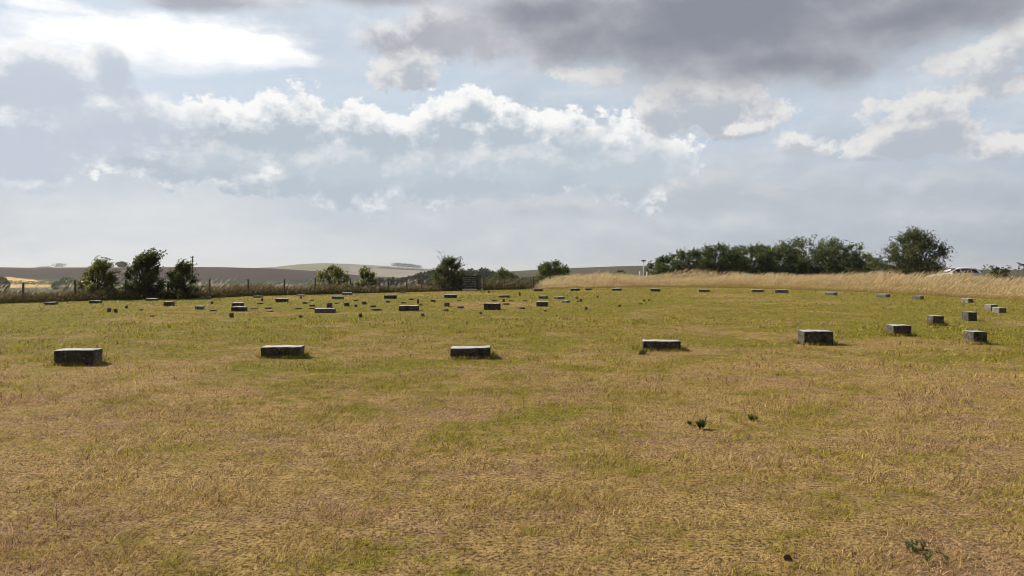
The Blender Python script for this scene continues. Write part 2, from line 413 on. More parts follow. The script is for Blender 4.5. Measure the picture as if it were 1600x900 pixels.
# ------------------------------------------------------------------ grass as real blades
def blades(px, py, pz, h, w, lean, head, segs=2, rnd=None, tint=None, curve=1.6):
    """tapering bent blades; lean = horizontal offset of the tip, head = facing angle of the flat side"""
    n = len(px); fx, fy = np.cos(head), np.sin(head)
    lx, ly = lean
    rows = []
    for s in range(segs):
        t = s / segs; wd = w * (1 - .75 * t) * .5; k = t ** curve
        cx = px + lx * k; cy = py + ly * k; cz = pz + h * t
        rows += [np.stack([cx - fx * wd, cy - fy * wd, cz], 1), np.stack([cx + fx * wd, cy + fy * wd, cz], 1)]
    rows.append(np.stack([px + lx, py + ly, pz + h], 1))
    V = np.stack(rows, 1)                                    # n, 2*segs+1, 3
    m = 2 * segs + 1; b = (np.arange(n) * m)[:, None]
    Q = [np.concatenate([b + 2 * s, b + 2 * s + 1, b + 2 * s + 3, b + 2 * s + 2], 1) for s in range(segs - 1)]
    T = np.concatenate([b + m - 3, b + m - 2, b + m - 1], 1)
    at_ = {}
    if rnd is not None: at_['rnd'] = np.repeat(rnd, m)
    if tint is not None: at_['tint'] = np.repeat(tint, m, 0)
    return V.reshape(-1, 3), T, (np.concatenate(Q) if Q else np.zeros((0, 4), int)), at_
def join(parts):
    Vs, Ts, Qs, As, o = [], [], [], {}, 0
    for V, T, Q, A in parts:
        Vs.append(V); Ts.append(T + o); Qs.append(Q + o); o += len(V)
        for k, v in A.items(): As.setdefault(k, []).append(v)
    return np.concatenate(Vs), np.concatenate(Ts), np.concatenate(Qs), {k: np.concatenate(v) for k, v in As.items()}
def wedge(n, r0, r1, a0=-39, a1=39):
    r = np.sqrt(rng.uniform(r0 * r0, r1 * r1, n)); a = np.radians(rng.uniform(a0, a1, n))
    return r * np.sin(a), r * np.cos(a)
parts = []
for r0, r1, dens, hh, ww, sg in ((2.6, 6.5, 5400, .031, .0043, 2), (6.5, 12, 2300, .035, .0064, 2), (12, 22, 800, .036, .0105, 1), (22, 36, 160, .045, .020, 1), (36, 68, 40, .06, .035, 1)):
    area = math.radians(78) / 2 * (r1 * r1 - r0 * r0); n = int(area * dens)
    x, y = wedge(n, r0, r1)
    k = np.hypot(x, y) < edge_r(np.degrees(np.arctan2(x, y))) + .8
    x, y = x[k], y[k]
    cl = .55 * vnoise(x, y, .16, 5) + .45 * vnoise(x, y, .55, 6)
    k = rng.random(len(x)) < .35 + 1.1 * cl; x, y, cl = x[k], y[k], cl[k]; n = len(x)
    h = hh * rng.uniform(.35, 1.6, n) * (.30 + 1.6 * cl ** 2.0); ln = h * rng.uniform(.4, 1.9, n); th = rng.uniform(0, 2 * math.pi, n)
    parts.append(blades(x, y, land_z(x, y) - .004, h, ww * rng.uniform(.6, 1.3, n), (ln * np.cos(th) + h * .25, ln * np.sin(th)), rng.uniform(0, math.pi, n), sg, rng.random(n)))
# longer tufts left by the mower, here and there and round the feet of the blocks
tx, ty = wedge(420, 3, 26)
tuft_spots = [(a, b, .5, 1.0) for a, b in zip(tx, ty)]
# ------------------------------------------------------------------ concrete markers of the circle
def stone_mat(name, a, b, lich):
    m, nt = new_mat(name)
    p = vmath(nt, 'ADD', objpos(nt), vmath(nt, 'SCALE', E(nt, nt.nodes.new('ShaderNodeObjectInfo').outputs['Location'])))
    n = noise(nt, p, 7, 7, .7); f = noise(nt, p, 60, 4, .7)
    c = mix(nt, n.smooth(.36, .64), a, b)
    sp = noise(nt, p, 22, 5, .6)
    c = mix(nt, sp.smooth(.60, .68) * .8, c, lich)
    c = mix(nt, noise(nt, p, 13, 4, .6).smooth(.62, .70) * .6, c, (.16, .14, .06))
    v = nt.nodes.new('ShaderNodeTexVoronoi'); put(nt, v.inputs['Vector'], p); v.inputs['Scale'].default_value = 45
    pit = E(nt, v.outputs['Distance']).smooth(.0, .35)
    finish(nt, principled(nt, c, .78, .35, bump(nt, n * 1.0 + f * .5 + pit * .4, .8, .012)).outputs[0])
    return m
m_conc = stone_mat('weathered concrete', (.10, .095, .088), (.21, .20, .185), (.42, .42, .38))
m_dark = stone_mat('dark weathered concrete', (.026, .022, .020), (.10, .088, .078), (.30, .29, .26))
m_brown = stone_mat('brownish concrete', (.075, .048, .030), (.15, .10, .064), (.30, .27, .20))  # browner variant of the concrete
m_mossy = stone_mat('greenish concrete', (.085, .088, .062), (.17, .17, .125), (.32, .33, .26))

def block_mesh(name, L, Dp, H, seed, sink=.10, rag=.012):
    """oblong block with worn arrises, slightly bulging faces and a stepped foot below the turf"""
    r = np.random.default_rng(seed)
    nx, ny, nz = 9, 6, 5
    import bmesh
    bm = bmesh.new()
    bmesh.ops.create_cube(bm, size=1)
    bmesh.ops.bevel(bm, geom=list(bm.edges), offset=.06, segments=2, profile=.6, affect='EDGES')
    bmesh.ops.subdivide_edges(bm, edges=[e for e in bm.edges if e.calc_length() > .3], cuts=5, use_grid_fill=True)
    bmesh.ops.triangulate(bm, faces=[f for f in bm.faces if len(f.verts) > 4])
    lean = r.normal(0, .012, 2)
    ox, oy = r.uniform(0, 50, 2)
    edge = min(.06 * L, .035)
    for v in bm.verts:
        c = v.co
        # bevel of fixed real width whatever the proportions
        q = []
        for a, s in zip(c, (L, Dp, H + sink)):
            t = abs(a)
            d = (.5 - t)
            real = min(d, .06) / .06 * min(edge, s * .2) + max(0, d - .06) / .44 * (s / 2 - min(edge, s * .2))
            q.append(math.copysign(s / 2 - real, a))
        x, y, z = q
        dd = (vnoise(np.array([x * 9 + ox]), np.array([y * 9 + z * 7 + oy]), 1.0, seed)[0] - .5) * 2 * rag
        n = Vector((x / L, y / Dp, z / (H + sink))).normalized()
        x += n.x * dd; y += n.y * dd; z += n.z * dd
        z += H / 2 - sink / 2
        x += lean[0] * z; y += lean[1] * z; z += lean[0] * x * .8
        v.co = (x, y, z)
    me = bpy.data.meshes.new(name); bm.to_mesh(me); bm.free()
    me.polygons.foreach_set('use_smooth', np.ones(len(me.polygons), bool))
    try: me.set_sharp_from_angle(angle=math.radians(38))
    except Exception: pass
    return me
def stump_mesh(name, Wd, H, seed, sink=.08):
    """short round concrete post with a worn, slightly domed top"""
    r = np.random.default_rng(seed); k = 14
    tilt = r.normal(0, .05, 2)
    prof = [(1.04, -sink), (1.03, .02), (1.0, .35 * H), (.99, .8 * H), (.95, .94 * H), (.82, 1.0 * H), (.45, 1.02 * H)]
    V = []
    for rr, z in prof:
        for i in range(k):
            a = 2 * math.pi * i / k
            q = Wd / 2 * rr * (1 + .06 * math.sin(3 * a + seed) + r.normal(0, .02))
            V.append((q * math.cos(a) + tilt[0] * z, q * math.sin(a) + tilt[1] * z, z + r.normal(0, .004)))
    V.append((tilt[0] * H, tilt[1] * H, H * 1.02))
    Q = [(s * k + i, s * k + (i + 1) % k, (s + 1) * k + (i + 1) % k, (s + 1) * k + i) for s in range(len(prof) - 1) for i in range(k)]
    T = [((len(prof) - 1) * k + i, (len(prof) - 1) * k + (i + 1) % k, len(V) - 1) for i in range(k)]
    me = np_mesh(name, np.array(V), T, Q, None, True)
    try: me.set_sharp_from_angle(angle=math.radians(40))
    except Exception: pass
    return me
m_top = stone_mat('sunlit block top', (.33, .33, .325), (.50, .50, .49), (.24, .235, .20))  # paler top faces: the light falling on the tops put into the colour
M = {'c': m_conc, 'd': m_dark, 'b': m_brown, 'g': m_mossy}
OUT = 'outer ring of large oblong concrete blocks'
FAR = 'concrete blocks along the far side of the ring'
IN = 'oblong concrete blocks inside the ring'
STU = 'small round concrete stumps inside the ring'
LOW = 'low worn concrete stumps nearly level with the turf'
# (middle x, foot y, top edge y, width) in the photograph, depth in metres, turn in degrees, material, group, label
BLOCKS = [
 (121, 571, 550, 70, .46, 4, 'd', OUT, 'large dark brown concrete block at the left end of the nearest row'),
 (441, 559, 544, 68, .44, 2, 'd', OUT, 'large dark pitted concrete block with pale top, second in the nearest row'),
 (735, 559, 545, 64, .46, 0, 'd', OUT, 'large black-fronted concrete block with bluish top, in the middle of the nearest row'),
 (1033, 547, 534.5, 62, .42, -3, 'd', OUT, 'large low concrete block with a burrow hole at its left end and weeds in front'),
 (1275, 539, 520, 54, .50, 0, 'd', OUT, 'large dark concrete block showing its lit left end, fifth in the nearest row'),
 (1405, 525, 511, 37, .50, -2, 'd', OUT, 'dark concrete block turned to the right, sixth from left, before the right-hand curve of blocks'),
 (1525, 538, 521, 33, .48, 0, 'd', OUT, 'dark square-looking concrete block with long shadow, lowest of those near the right border'),
 (1462, 507, 495, 25, .50, -2, 'd', OUT, 'dark concrete block standing behind and right of the right-turned block, seventh along the curve'),
 (1515.5, 500, 489, 21, .46, 0, 'd', OUT, 'dark concrete block between the paired small blocks and the lowest right block'),
 (1549, 484, 476.5, 14, .42, 2, 'c', OUT, 'pale-sided small block, the rear one of the touching pair at the right border'),
 (1562, 487.5, 481, 14, .42, 2, 'c', OUT, 'pale-sided small block, the front one of the touching pair at the right border'),
 (1512, 472.5, 467, 16, .45, 10, 'c', FAR, 'pale block with dark right end just left above the touching pair'),
 (1434.5, 467.5, 463, 17, .5, -46, 'c', FAR, 'pale block on the right curve, in front of the tall grass below the white car'),
 (1380.5, 464, 460, 20, .5, -50, 'c', FAR, 'pale flat block below the lone round tree on the right'),
 (1299, 461, 457, 19, .5, -48, 'c', FAR, 'pale flat block with shaded right end under the right end of the tree belt'),
 (1221.5, 457, 453, 20, .45, -20, 'c', FAR, 'flat dark block at the tall grass edge, right one of two close neighbours'),
 (1183.5, 456, 452.8, 19, .45, -14, 'c', FAR, 'flat dark block at the tall grass edge, left one of two close neighbours'),
 (1100, 455.8, 452.5, 18, .45, -8, 'c', FAR, 'flat dark block alone on the far edge below the left end of the tree belt'),
 (1024, 455, 451.6, 16, .45, -4, 'd', FAR, 'dark oblong block on the far edge just right of the white pole'),
 (963.5, 454, 451.4, 16, .42, 0, 'd', FAR, 'thin dark slab on the far edge below the small green bush in the tall grass'),
 (967, 451.8, 450.2, 8, .35, 0, 'd', FAR, 'very small dark block peeping over the thin slab below the small green bush'),
 (919.5, 453.4, 450.4, 10, .4, 0, 'd', FAR, 'short dark block on the far edge, small right neighbour of a longer slab'),
 (898.5, 454.2, 451.2, 15, .42, 0, 'd', FAR, 'longer dark slab on the far edge below the right flank of the round green bush'),
 (840.5, 454.5, 451.8, 15, .42, 3, 'b', FAR, 'reddish brown slab on the far edge where the golden grass begins'),
 (849, 467, 463.5, 15, .5, -24, 'c', IN, 'grey block with darker right end behind the larger dark block right of centre'),
 (874, 468, 464.6, 12, .6, -40, 'c', IN, 'pale-topped block, rear one of two pale blocks right of centre'),
 (884, 473, 469.4, 9, .55, -40, 'c', IN, 'small pale block, front one of two pale blocks right of centre'),
 (847.5, 478.5, 472, 19, .42, -10, 'd', IN, 'dark block right of the biggest inner block, with a pale grey block behind it'),
 (769, 484, 474.5, 27, .45, -3, 'd', IN, 'biggest dark block of the inner ring, straight below the kissing gate'),
 (788, 465, 461.8, 18, .5, -4, 'g', IN, 'flat pale-topped slab right below the wire fence beside the gate'),
 (704, 466, 461.2, 20, .42, 0, 'd', IN, 'dark oblong block on the grass just in front of the thorn bush by the gate'),
 (610, 467, 462, 20, .42, 0, 'd', IN, 'dark oblong block standing alone between the small twin bushes and the thorn bush'),
 (639, 486, 478, 32, .44, -1, 'd', IN, 'widest dark block left of centre, with grass hiding its foot'),
 (508, 489, 482.5, 34, .42, 4, 'g', IN, 'long mossy grey block with a brown stump touching it behind'),
 (528, 468, 464, 19, .42, 3, 'g', IN, 'dark greenish block on the grass below the left of the twin bushes'),
 (542.5, 460.4, 457.6, 16, .42, 5, 'c', FAR, 'thin grey slab at the rough grass foot between the twin bushes'),
 (440.5, 472.2, 467.4, 20, .42, 5, 'd', IN, 'dark oblong block alone in front of the pale feathery grass, left of centre'),
 (373.5, 486.2, 480, 25, .42, 5, 'd', IN, 'dark block with white top, front one of two overlapping blocks on the left'),
 (371.5, 478, 473.6, 19, .55, 12, 'd', IN, 'dark block with white top, rear one of two overlapping blocks on the left'),
 (312, 483, 478.8, 14, .5, 14, 'c', IN, 'small block with broad white top on the left, below the smallest thorn shrub'),
 (264, 478, 471.5, 16, .42, 6, 'b', IN, 'brown block with pale top below the tallest thorn shrub'),
 (321.5, 466.4, 464.4, 17, .4, 10, 'c', FAR, 'thin pale slab at the hedge foot right of the smallest thorn shrub'),
 (403, 464.6, 462.8, 15, .4, 8, 'c', FAR, 'faint thin slab at the foot of the feathery grass left of centre'),
 (237.5, 469, 466.8, 19, .42, 8, 'd', FAR, 'thin slab lying in the shade at the foot of the tallest thorn shrub'),
 (149, 473, 470.4, 19, .42, 8, 'd', FAR, 'thin pale-topped slab at the foot of the leftmost thorn shrub'),
 (79, 475.2, 472.6, 20, .42, 10, 'd', FAR, 'thin pale-topped slab by the fence, leftmost of all the slabs'),
 (470, 461.6, 460.0, 11, .4, 6, 'c', FAR, 'faint short slab in the grass edge left of the twin bushes'),
 (630, 457.6, 456.2, 8, .4, 0, 'c', FAR, 'faint small slab at the rough grass edge left of the thorn bush by the gate'),
]
def stone_at(px, yf, yt, w, depth=None):
    Y = depth_at(yf)
    h = max(.05, EYE - (yt - 420) * Y / F)
    return Y, h, w * Y / F
si = 0
for (px, yf, yt, w, dp, rot, mk, grp, lab) in BLOCKS:
    si += 1
    if grp is OUT and w > 15: yt -= 1.2; dp *= .80; yf += 1.6
    elif w > 12: yf += .5; yt -= .3
    Y, h, wid = stone_at(px, yf, yt, w)
    a = math.radians(rot)
    view = math.atan((px - 800) / F)
    turn = a + (-view if False else 0)
    # the silhouette width of a turned block is L cos + D sin
    rel = abs(turn + view)
    L = max(.28, (wid - dp * math.sin(rel)) / max(.35, math.cos(rel)))
    if w < 12: L = wid
    dpt = dp if w >= 12 else min(dp, wid)
    x, y, z = (px - 800) / F * Y, Y, 0
    y2 = Y + dpt * .5 * math.cos(rel) + L * .5 * math.sin(rel) * .8
    x2 = (px - 800) / F * y2
    z = gz(x2, y2)
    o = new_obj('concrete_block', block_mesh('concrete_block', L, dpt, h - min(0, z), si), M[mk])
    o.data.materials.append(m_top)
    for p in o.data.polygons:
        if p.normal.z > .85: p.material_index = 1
    o.location = (x2, y2, z); o.rotation_euler = (0, 0, turn)
    tag(o, lab, 'marker block', grp)
    if Y < 24:
        for q in range(9):
            t = rng.uniform(-.55, .55); tuft_spots.append((x2 + L * t * math.cos(turn) + rng.normal(0, .03), y2 + L * t * math.sin(turn) - dpt * .5 - .05, .16, .8))
        for q in range(5):
            tuft_spots.append((x2 + (L * .5 + .05) * rng.choice([-1, 1]), y2 + rng.uniform(-.5, .5) * dpt, .14, 1.4))

# small stumps: (x, foot y, top y, width, material, label)
STUMPS = [
 (169.5, 488, 481.5, 6, 'b', 'short brown stump, left one of a close pair below the leftmost thorn shrub'),
 (180, 488.6, 482.6, 6, 'b', 'short brown stump, right one of a close pair below the leftmost thorn shrub'),
 (197, 482, 477.6, 4.5, 'b', 'small brown stump just right above the close pair of stumps on the left'),
 (331, 474.6, 471, 4.5, 'b', 'small dark stump right above the white-topped little block on the left'),
 (361.5, 496.6, 489.6, 7, 'b', 'upright reddish brown stump in front of the two overlapping blocks'),
 (409.5, 470.2, 466.2, 3.6, 'b', 'small dark stump left behind the lone block in front of the feathery grass'),
 (470, 467, 463, 3, 'b', 'thin dark stump at the lawn edge right of the lone block before the feathery grass'),
 (514, 480.8, 473.5, 10, 'b', 'squat brown stump standing directly behind the long mossy block'),
 (469, 496.8, 493.4, 6.4, 'b', 'little brown stump on open turf left in front of the long mossy block'),
 (541.5, 478.4, 473, 9.5, 'b', 'squat brown stump right of the one touching the long mossy block'),
 (556, 479.2, 476, 5, 'b', 'small round brown stump between two squat brown stumps left of centre'),
 (569, 475.8, 471.2, 8.4, 'b', 'squat brown stump with pale top, rightmost of the squat row left of centre'),
 (563, 496.8, 490.4, 6, 'b', 'upright brown stump with dark shadow on open turf between the two long blocks'),
 (605, 473, 469.8, 7.6, 'b', 'squat dark stump just below the lone dark oblong block left of the thorn bush'),
 (653, 474.4, 467.6, 4, 'b', 'tallest thin stump, standing upright above the widest dark block'),
 (676.5, 471.8, 468.6, 8, 'b', 'squat dark stump right of the tallest thin stump, below the thorn bush'),
 (698, 479, 473, 9.5, 'b', 'squat brown stump with pale top in front of the block by the thorn bush'),
 (660.5, 495, 490.8, 6, 'b', 'little brown stump on open turf in front of the widest dark block'),
 (750.5, 491, 487.8, 5, 'b', 'little reddish stump left in front of the biggest inner block'),
 (786.5, 472.2, 467.6, 4.6, 'b', 'small dark stump right behind the biggest inner block'),
 (812, 461.8, 456.6, 3, 'd', 'thin dark upright stump near the fence right of the gate'),
 (763.5, 457, 454.4, 4.6, 'b', 'tiny brown stump at the lawn edge just right of the gate'),
 (852, 487, 484.6, 4.6, 'b', 'tiny dark stump in front of the dark block right of centre'),
 (901.5, 467, 464.6, 5, 'b', 'tiny dark stump, upper one of two right of the pale pair of blocks'),
 (907.5, 471.4, 467.6, 5, 'b', 'small dark stump, lower one of two right of the pale pair of blocks'),
 (916, 484.2, 479.6, 5, 'b', 'dark reddish stump alone on open turf, below the two stumps right of the pale blocks'),
 (933.5, 464.8, 462.6, 4, 'b', 'tiny dark stump alone in green turf below the bush in the golden grass'),
 (968, 479.6, 476.6, 5, 'b', 'small brown stump alone with a streak of shadow right of centre'),
 (1006.5, 471.6, 468.2, 4.6, 'b', 'small dark stump, left one of the rightmost pair of stumps'),
 (1014, 470, 467.8, 4, 'b', 'tiny dark stump, right one of the rightmost pair of stumps'),
]
for i, (px, yf, yt, w, mk, lab) in enumerate(STUMPS):
    Y, h, wid = stone_at(px, yf, yt, w)
    wid *= .95
    y2 = Y + wid * .45; x2 = (px - 800) / F * y2; z = gz(x2, y2)
    o = new_obj('concrete_stump', stump_mesh('concrete_stump', wid, h - min(0, z), 50 + i), M[mk])
    o.location = (x2, y2, z); tag(o, lab, 'marker stump', STU)
# worn ones hardly above the turf
LOWS = [
 (220, 485, 2.6, 5, 'low dark stump right of the brown stump pair on the left'),
 (237, 494.6, 2.4, 7, 'low dark stump alone on open turf at far left, nearest of the low ones'),
 (333, 486, 2.2, 11, 'flat pale disc-like stump right below the white-topped little block'),
 (396, 483.4, 2.6, 12, 'flat greenish stump right of the two overlapping blocks'),
 (419.5, 482.6, 3.0, 11, 'flat dark-sided stump, rear one of two below the lone block'),
 (422, 487.4, 2.2, 11, 'flat pale stump, front one of two below the lone block'),
 (406, 475.2, 2.8, 10, 'flat brown stump just left of the lone block before the feathery grass'),
 (465.5, 483.2, 2.6, 11, 'flat brown stump left behind the long mossy block'),
 (475.5, 475, 3.4, 8, 'low brown stump, left one of two behind the long mossy block'),
 (487, 470.4, 2.2, 7, 'low brown stump nearest the rough grass, left behind the long mossy block'),
 (487.5, 478.8, 3.2, 9, 'low brown stump just left of the stump touching the long mossy block'),
 (488.5, 482.8, 2.6, 11, 'flat reddish stump at the left rear corner of the long mossy block'),
 (525.5, 475, 2.4, 7, 'low dark stump between two squat brown stumps behind the long mossy block'),
 (555.5, 471, 2.6, 8, 'low brown stump below the grey slab between the twin bushes'),
 (582, 479.6, 3.2, 10, 'low dark-sided stump right below the rightmost squat stump'),
 (587, 485.2, 3.4, 17, 'broad flat reddish stump left of the widest dark block'),
 (630, 474.4, 2.8, 8, 'low brown stump left of the tallest thin stump'),
 (642, 469.4, 3.0, 8, 'low brown stump left above the tallest thin stump'),
 (657.5, 477.4, 2.8, 6, 'low dark stump at the foot of the tallest thin stump'),
 (696, 486.4, 4.0, 10, 'low broad brown stump in front of the squat stump with pale top'),
 (719, 481.8, 4.2, 11, 'low broad dark stump between the squat stump and the biggest inner block'),
 (717, 470, 2.0, 6, 'tiny flat stump right below the block by the thorn bush'),
 (772, 471, 2.8, 8, 'low brown stump just behind the biggest inner block'),
 (790.5, 476.4, 3.2, 11, 'low dark stump touching the right rear of the biggest inner block'),
 (798.5, 471.2, 2.4, 8, 'low brown stump right of the small dark stump behind the biggest block'),
 (819.5, 471.2, 2.4, 8, 'low brown stump left of the grey block right of centre'),
 (815, 483.2, 3.4, 11, 'low pale stump between the biggest inner block and the dark block to its right'),
 (1000.5, 476, 2.4, 6, 'low pale stump in front of the rightmost pair of stumps'),
 (902.5, 471.6, 2.0, 5, 'tiny flat stump touching the left side of the lower stump by the pale blocks'),
]
for i, (px, yf, hp, w, lab) in enumerate(LOWS):
    Y = depth_at(yf); wid = w * Y / F
    h = max(.035, hp * Y / F * .75)
    y2 = Y + wid * .4; x2 = (px - 800) / F * y2; z = gz(x2, y2)
    o = new_obj('concrete_stump', stump_mesh('concrete_stump', wid, h - min(0, z), 150 + i), m_brown)
    o.location = (x2, y2, z); o.scale = (1, .8, 1); tag(o, lab, 'marker stump', LOW)

# ------------------------------------------------------------------ turf mesh
for (cx, cy, rad, hm) in tuft_spots:
    n = 34
    x = cx + rng.normal(0, rad * .35, n); y = cy + rng.normal(0, rad * .25, n)
    h = .075 * hm * rng.uniform(.4, 1.5, n); th = rng.uniform(0, 2 * math.pi, n); ln = h * rng.uniform(.2, 1.2, n)
    d = math.hypot(cx, cy)
    parts.append(blades(x, y, land_z(x, y) - .004, h, max(.0045, .0009 * d) * rng.uniform(.7, 1.3, n), (ln * np.cos(th), ln * np.sin(th)), rng.uniform(0, math.pi, n), 2, rng.uniform(.1, 1, n)))
V, T, Q, A = join(parts)
grass = new_obj('grass', np_mesh('grass', V, T, Q, A), m_blade)
tag(grass, 'short mown turf, part green and part bleached straw brown', 'grass', kind='stuff')

# ------------------------------------------------------------------ tall uncut grass
def tall_grass(name, label, azr, w0, w1, dens, hgt, cols, headcol, headfrac, wind, wid=.008, seed=3, mat=None):
    r = np.random.default_rng(seed)
    area = 0; a0, a1 = azr
    am = np.radians(np.linspace(a0, a1, 200)); e = edge_r(np.degrees(am))
    n = int(np.sum(((e + w1) ** 2 - (e + w0) ** 2) / 2 * (am[1] - am[0])) * dens)
    a = r.uniform(a0, a1, n); w = w0 + (w1 - w0) * r.random(n) ** 1.35
    ed = edge_r(a) + .5 * (vnoise(a * 3, a * 0, 1.0, 4) - .5); R = ed + w
    x, y = R * np.sin(np.radians(a)), R * np.cos(np.radians(a))
    patch = vnoise(x, y, 1.1, 11) * .6 + vnoise(x, y, 3.2, 12) * .4
    if mat is m_verge or headfrac > .9:                     # trodden gap in front of the gate
        kk = ~((a > math.degrees(math.atan((714 - 800) / F))) & (a < math.degrees(math.atan((754 - 800) / F))) & (w < 6))
        a, w, R, x, y, patch = a[kk], w[kk], R[kk], x[kk], y[kk], patch[kk]; n = len(a)
    rise = .45 + .55 * smooth(w, w0, w0 + (1.6 if mat is None else .7))
    rise = rise * (.70 + .60 * vnoise(x, y, 5.5, 15))
    if a0 > 0: rise = rise * (.30 + .70 * smooth(a + 1.2 * vnoise(x, y, 1.5, 16), a0 + .3, a0 + 4))
    h = hgt * rise * (.55 + .75 * patch) * r.uniform(.6, 1.15, n)
    z = land_z(x, y) - .02
    ci = np.clip((patch + r.normal(0, .28, n)) * len(cols), 0, len(cols) - 1).astype(int)
    col = np.array(cols)[ci] * r.uniform(.75, 1.25, (n, 1))
    lx = h * (wind + r.normal(0, .18, n)); ly = h * r.normal(0, .15, n)
    hd = r.normal(0, .7, n)
    P = [blades(x, y, z, h, wid * r.uniform(.6, 1.4, n), (lx, ly), hd, 2, None, col, 1.9)]
    k = r.random(n) < headfrac * (smooth(vnoise(x, y, 2.4, 13), .25, .6) if headfrac > .9 else 1)
    m = k.sum(); hl = h[k] * .17 + .03
    hx, hy, hz = x[k] + lx[k], y[k] + ly[k], z[k] + h[k] * .98
    hc = np.array(headcol) * r.uniform(.75, 1.2, (m, 1))
    # drooping seed heads: a narrow lozenge made of two blades back to back
    P.append(blades(hx - hl * .35, hy, hz - hl * .55, hl * 1.1, wid * 3.6 * r.uniform(.5, 1.5, m), (hl * (.7 + wind), hl * r.normal(0, .2, m)), hd[k], 2, None, hc, 1.2))
    # basal leaves
    k = r.random(n) < .8
    m = k.sum(); h2 = h[k] * r.uniform(.35, .65, m); t2 = r.uniform(0, 6.28, m)
    P.append(blades(x[k], y[k], z[k], h2, wid * 1.5 * r.uniform(.7, 1.3, m), (h2 * (.35 * np.cos(t2) + wind * .5), h2 * .35 * np.sin(t2)), r.normal(0, .9, m), 2, None, col[k] * (.9, .95, .8), 1.6))
    V, T, Q, A = join(P)
    o = new_obj(name, np_mesh(name, V, T, Q, A), mat or m_tall)
    return tag(o, label, 'grass', kind='stuff')
m_verge = grass_mat('verge growth', .18)
aR = math.degrees(math.atan((820 - 800) / F))
GOLD = [(.30, .22, .09), (.50, .35, .15), (.60, .45, .22), (.56, .40, .19), (.42, .31, .13)]
tall_grass('tall_grass', 'tall golden dry grass leaning in the wind behind the right side of the lawn', (aR, 40), .4, 11, 100, .88, GOLD, (.66, .52, .31), .6, .30, .010, 3)
tall_grass('tall_grass', 'fringe of thinner greenish dry grass where the golden stand meets the lawn', (aR, 40), -.5, 1.2, 70, .42, [(.36, .29, .10), (.26, .24, .07), (.44, .33, .14)], (.52, .41, .22), .4, .25, .009, 4)
aL0, aL1 = -40, math.degrees(math.atan((832 - 800) / F))
tall_grass('rough_grass', 'dark green and brown rough growth along the foot of the wire fence', (aL0, aL1), .15, 4.5, 210, .62, [(.070, .068, .018), (.105, .082, .028), (.055, .060, .016), (.16, .12, .045), (.085, .082, .022)], (.24, .18, .085), .25, .16, .013, 5, mat=m_verge)
tall_grass('feathery_grass', 'pale pinkish feathery grass heads along the wire fence on the left', (aL0, aL1 - 4), 1.6, 4.5, 22, 1.02, [(.24, .17, .08), (.28, .20, .11), (.20, .15, .07)], (.66, .56, .45), .95, .36, .012, 6)

# ------------------------------------------------------------------ shrubs and trees
m_leaf, nt = new_mat('leaves')
finish(nt, leafy(nt, attr(nt, 'tint', True), .42, spec=.3, rough=.42))
m_bark = plain_mat('bark', (.085, .07, .055), .9, .15, .4, 9)
m_deadwood = plain_mat('dead twigs', (.13, .11, .095), .9, .15, .3, 9)
def tubes(paths, sides=5):
    """paths: list of (points (k,3), radii (k,)) -> one mesh's arrays"""
    Vs, Qs, o = [], [], 0
    ang = np.arange(sides) * 2 * math.pi / sides
    for pts, rad in paths:
        pts = np.asarray(pts, float); k = len(pts)
        d = np.gradient(pts, axis=0); d /= np.linalg.norm(d, axis=1, keepdims=True) + 1e-9
        ref = np.where(np.abs(d[:, 2:3]) > .9, [[1., 0, 0]], [[0, 0, 1.]])
        u = np.cross(d, ref); u /= np.linalg.norm(u, axis=1, keepdims=True) + 1e-9
        v = np.cross(d, u)
        ring = pts[:, None, :] + np.asarray(rad)[:, None, None] * (u[:, None, :] * np.cos(ang)[None, :, None] + v[:, None, :] * np.sin(ang)[None, :, None])
        Vs.append(ring.reshape(-1, 3))
        i = np.arange(k - 1)[:, None] * sides; j = np.arange(sides)[None]; jn = (j + 1) % sides
        Qs.append(np.stack([i + j, i + jn, i + sides + jn, i + sides + j], -1).reshape(-1, 4) + o); o += k * sides
    return np.concatenate(Vs), np.concatenate(Qs)
def leaf_quads(p, size, r, tint, flat=.0):
    n = len(p)
    u = r.normal(size=(n, 3)); u /= np.linalg.norm(u, axis=1, keepdims=True)
    w = r.normal(size=(n, 3)); v = np.cross(u, w); v /= np.linalg.norm(v, axis=1, keepdims=True)
    s = (size * r.uniform(.6, 1.4, n))[:, None]
    V = np.stack([p - u * s, p + v * s * .55 + u * s * .1, p + u * s, p - v * s * .55 + u * s * .1], 1).reshape(-1, 3)
    Q = np.arange(n * 4).reshape(-1, 4)
    return V, Q, np.repeat(tint, 4, 0)
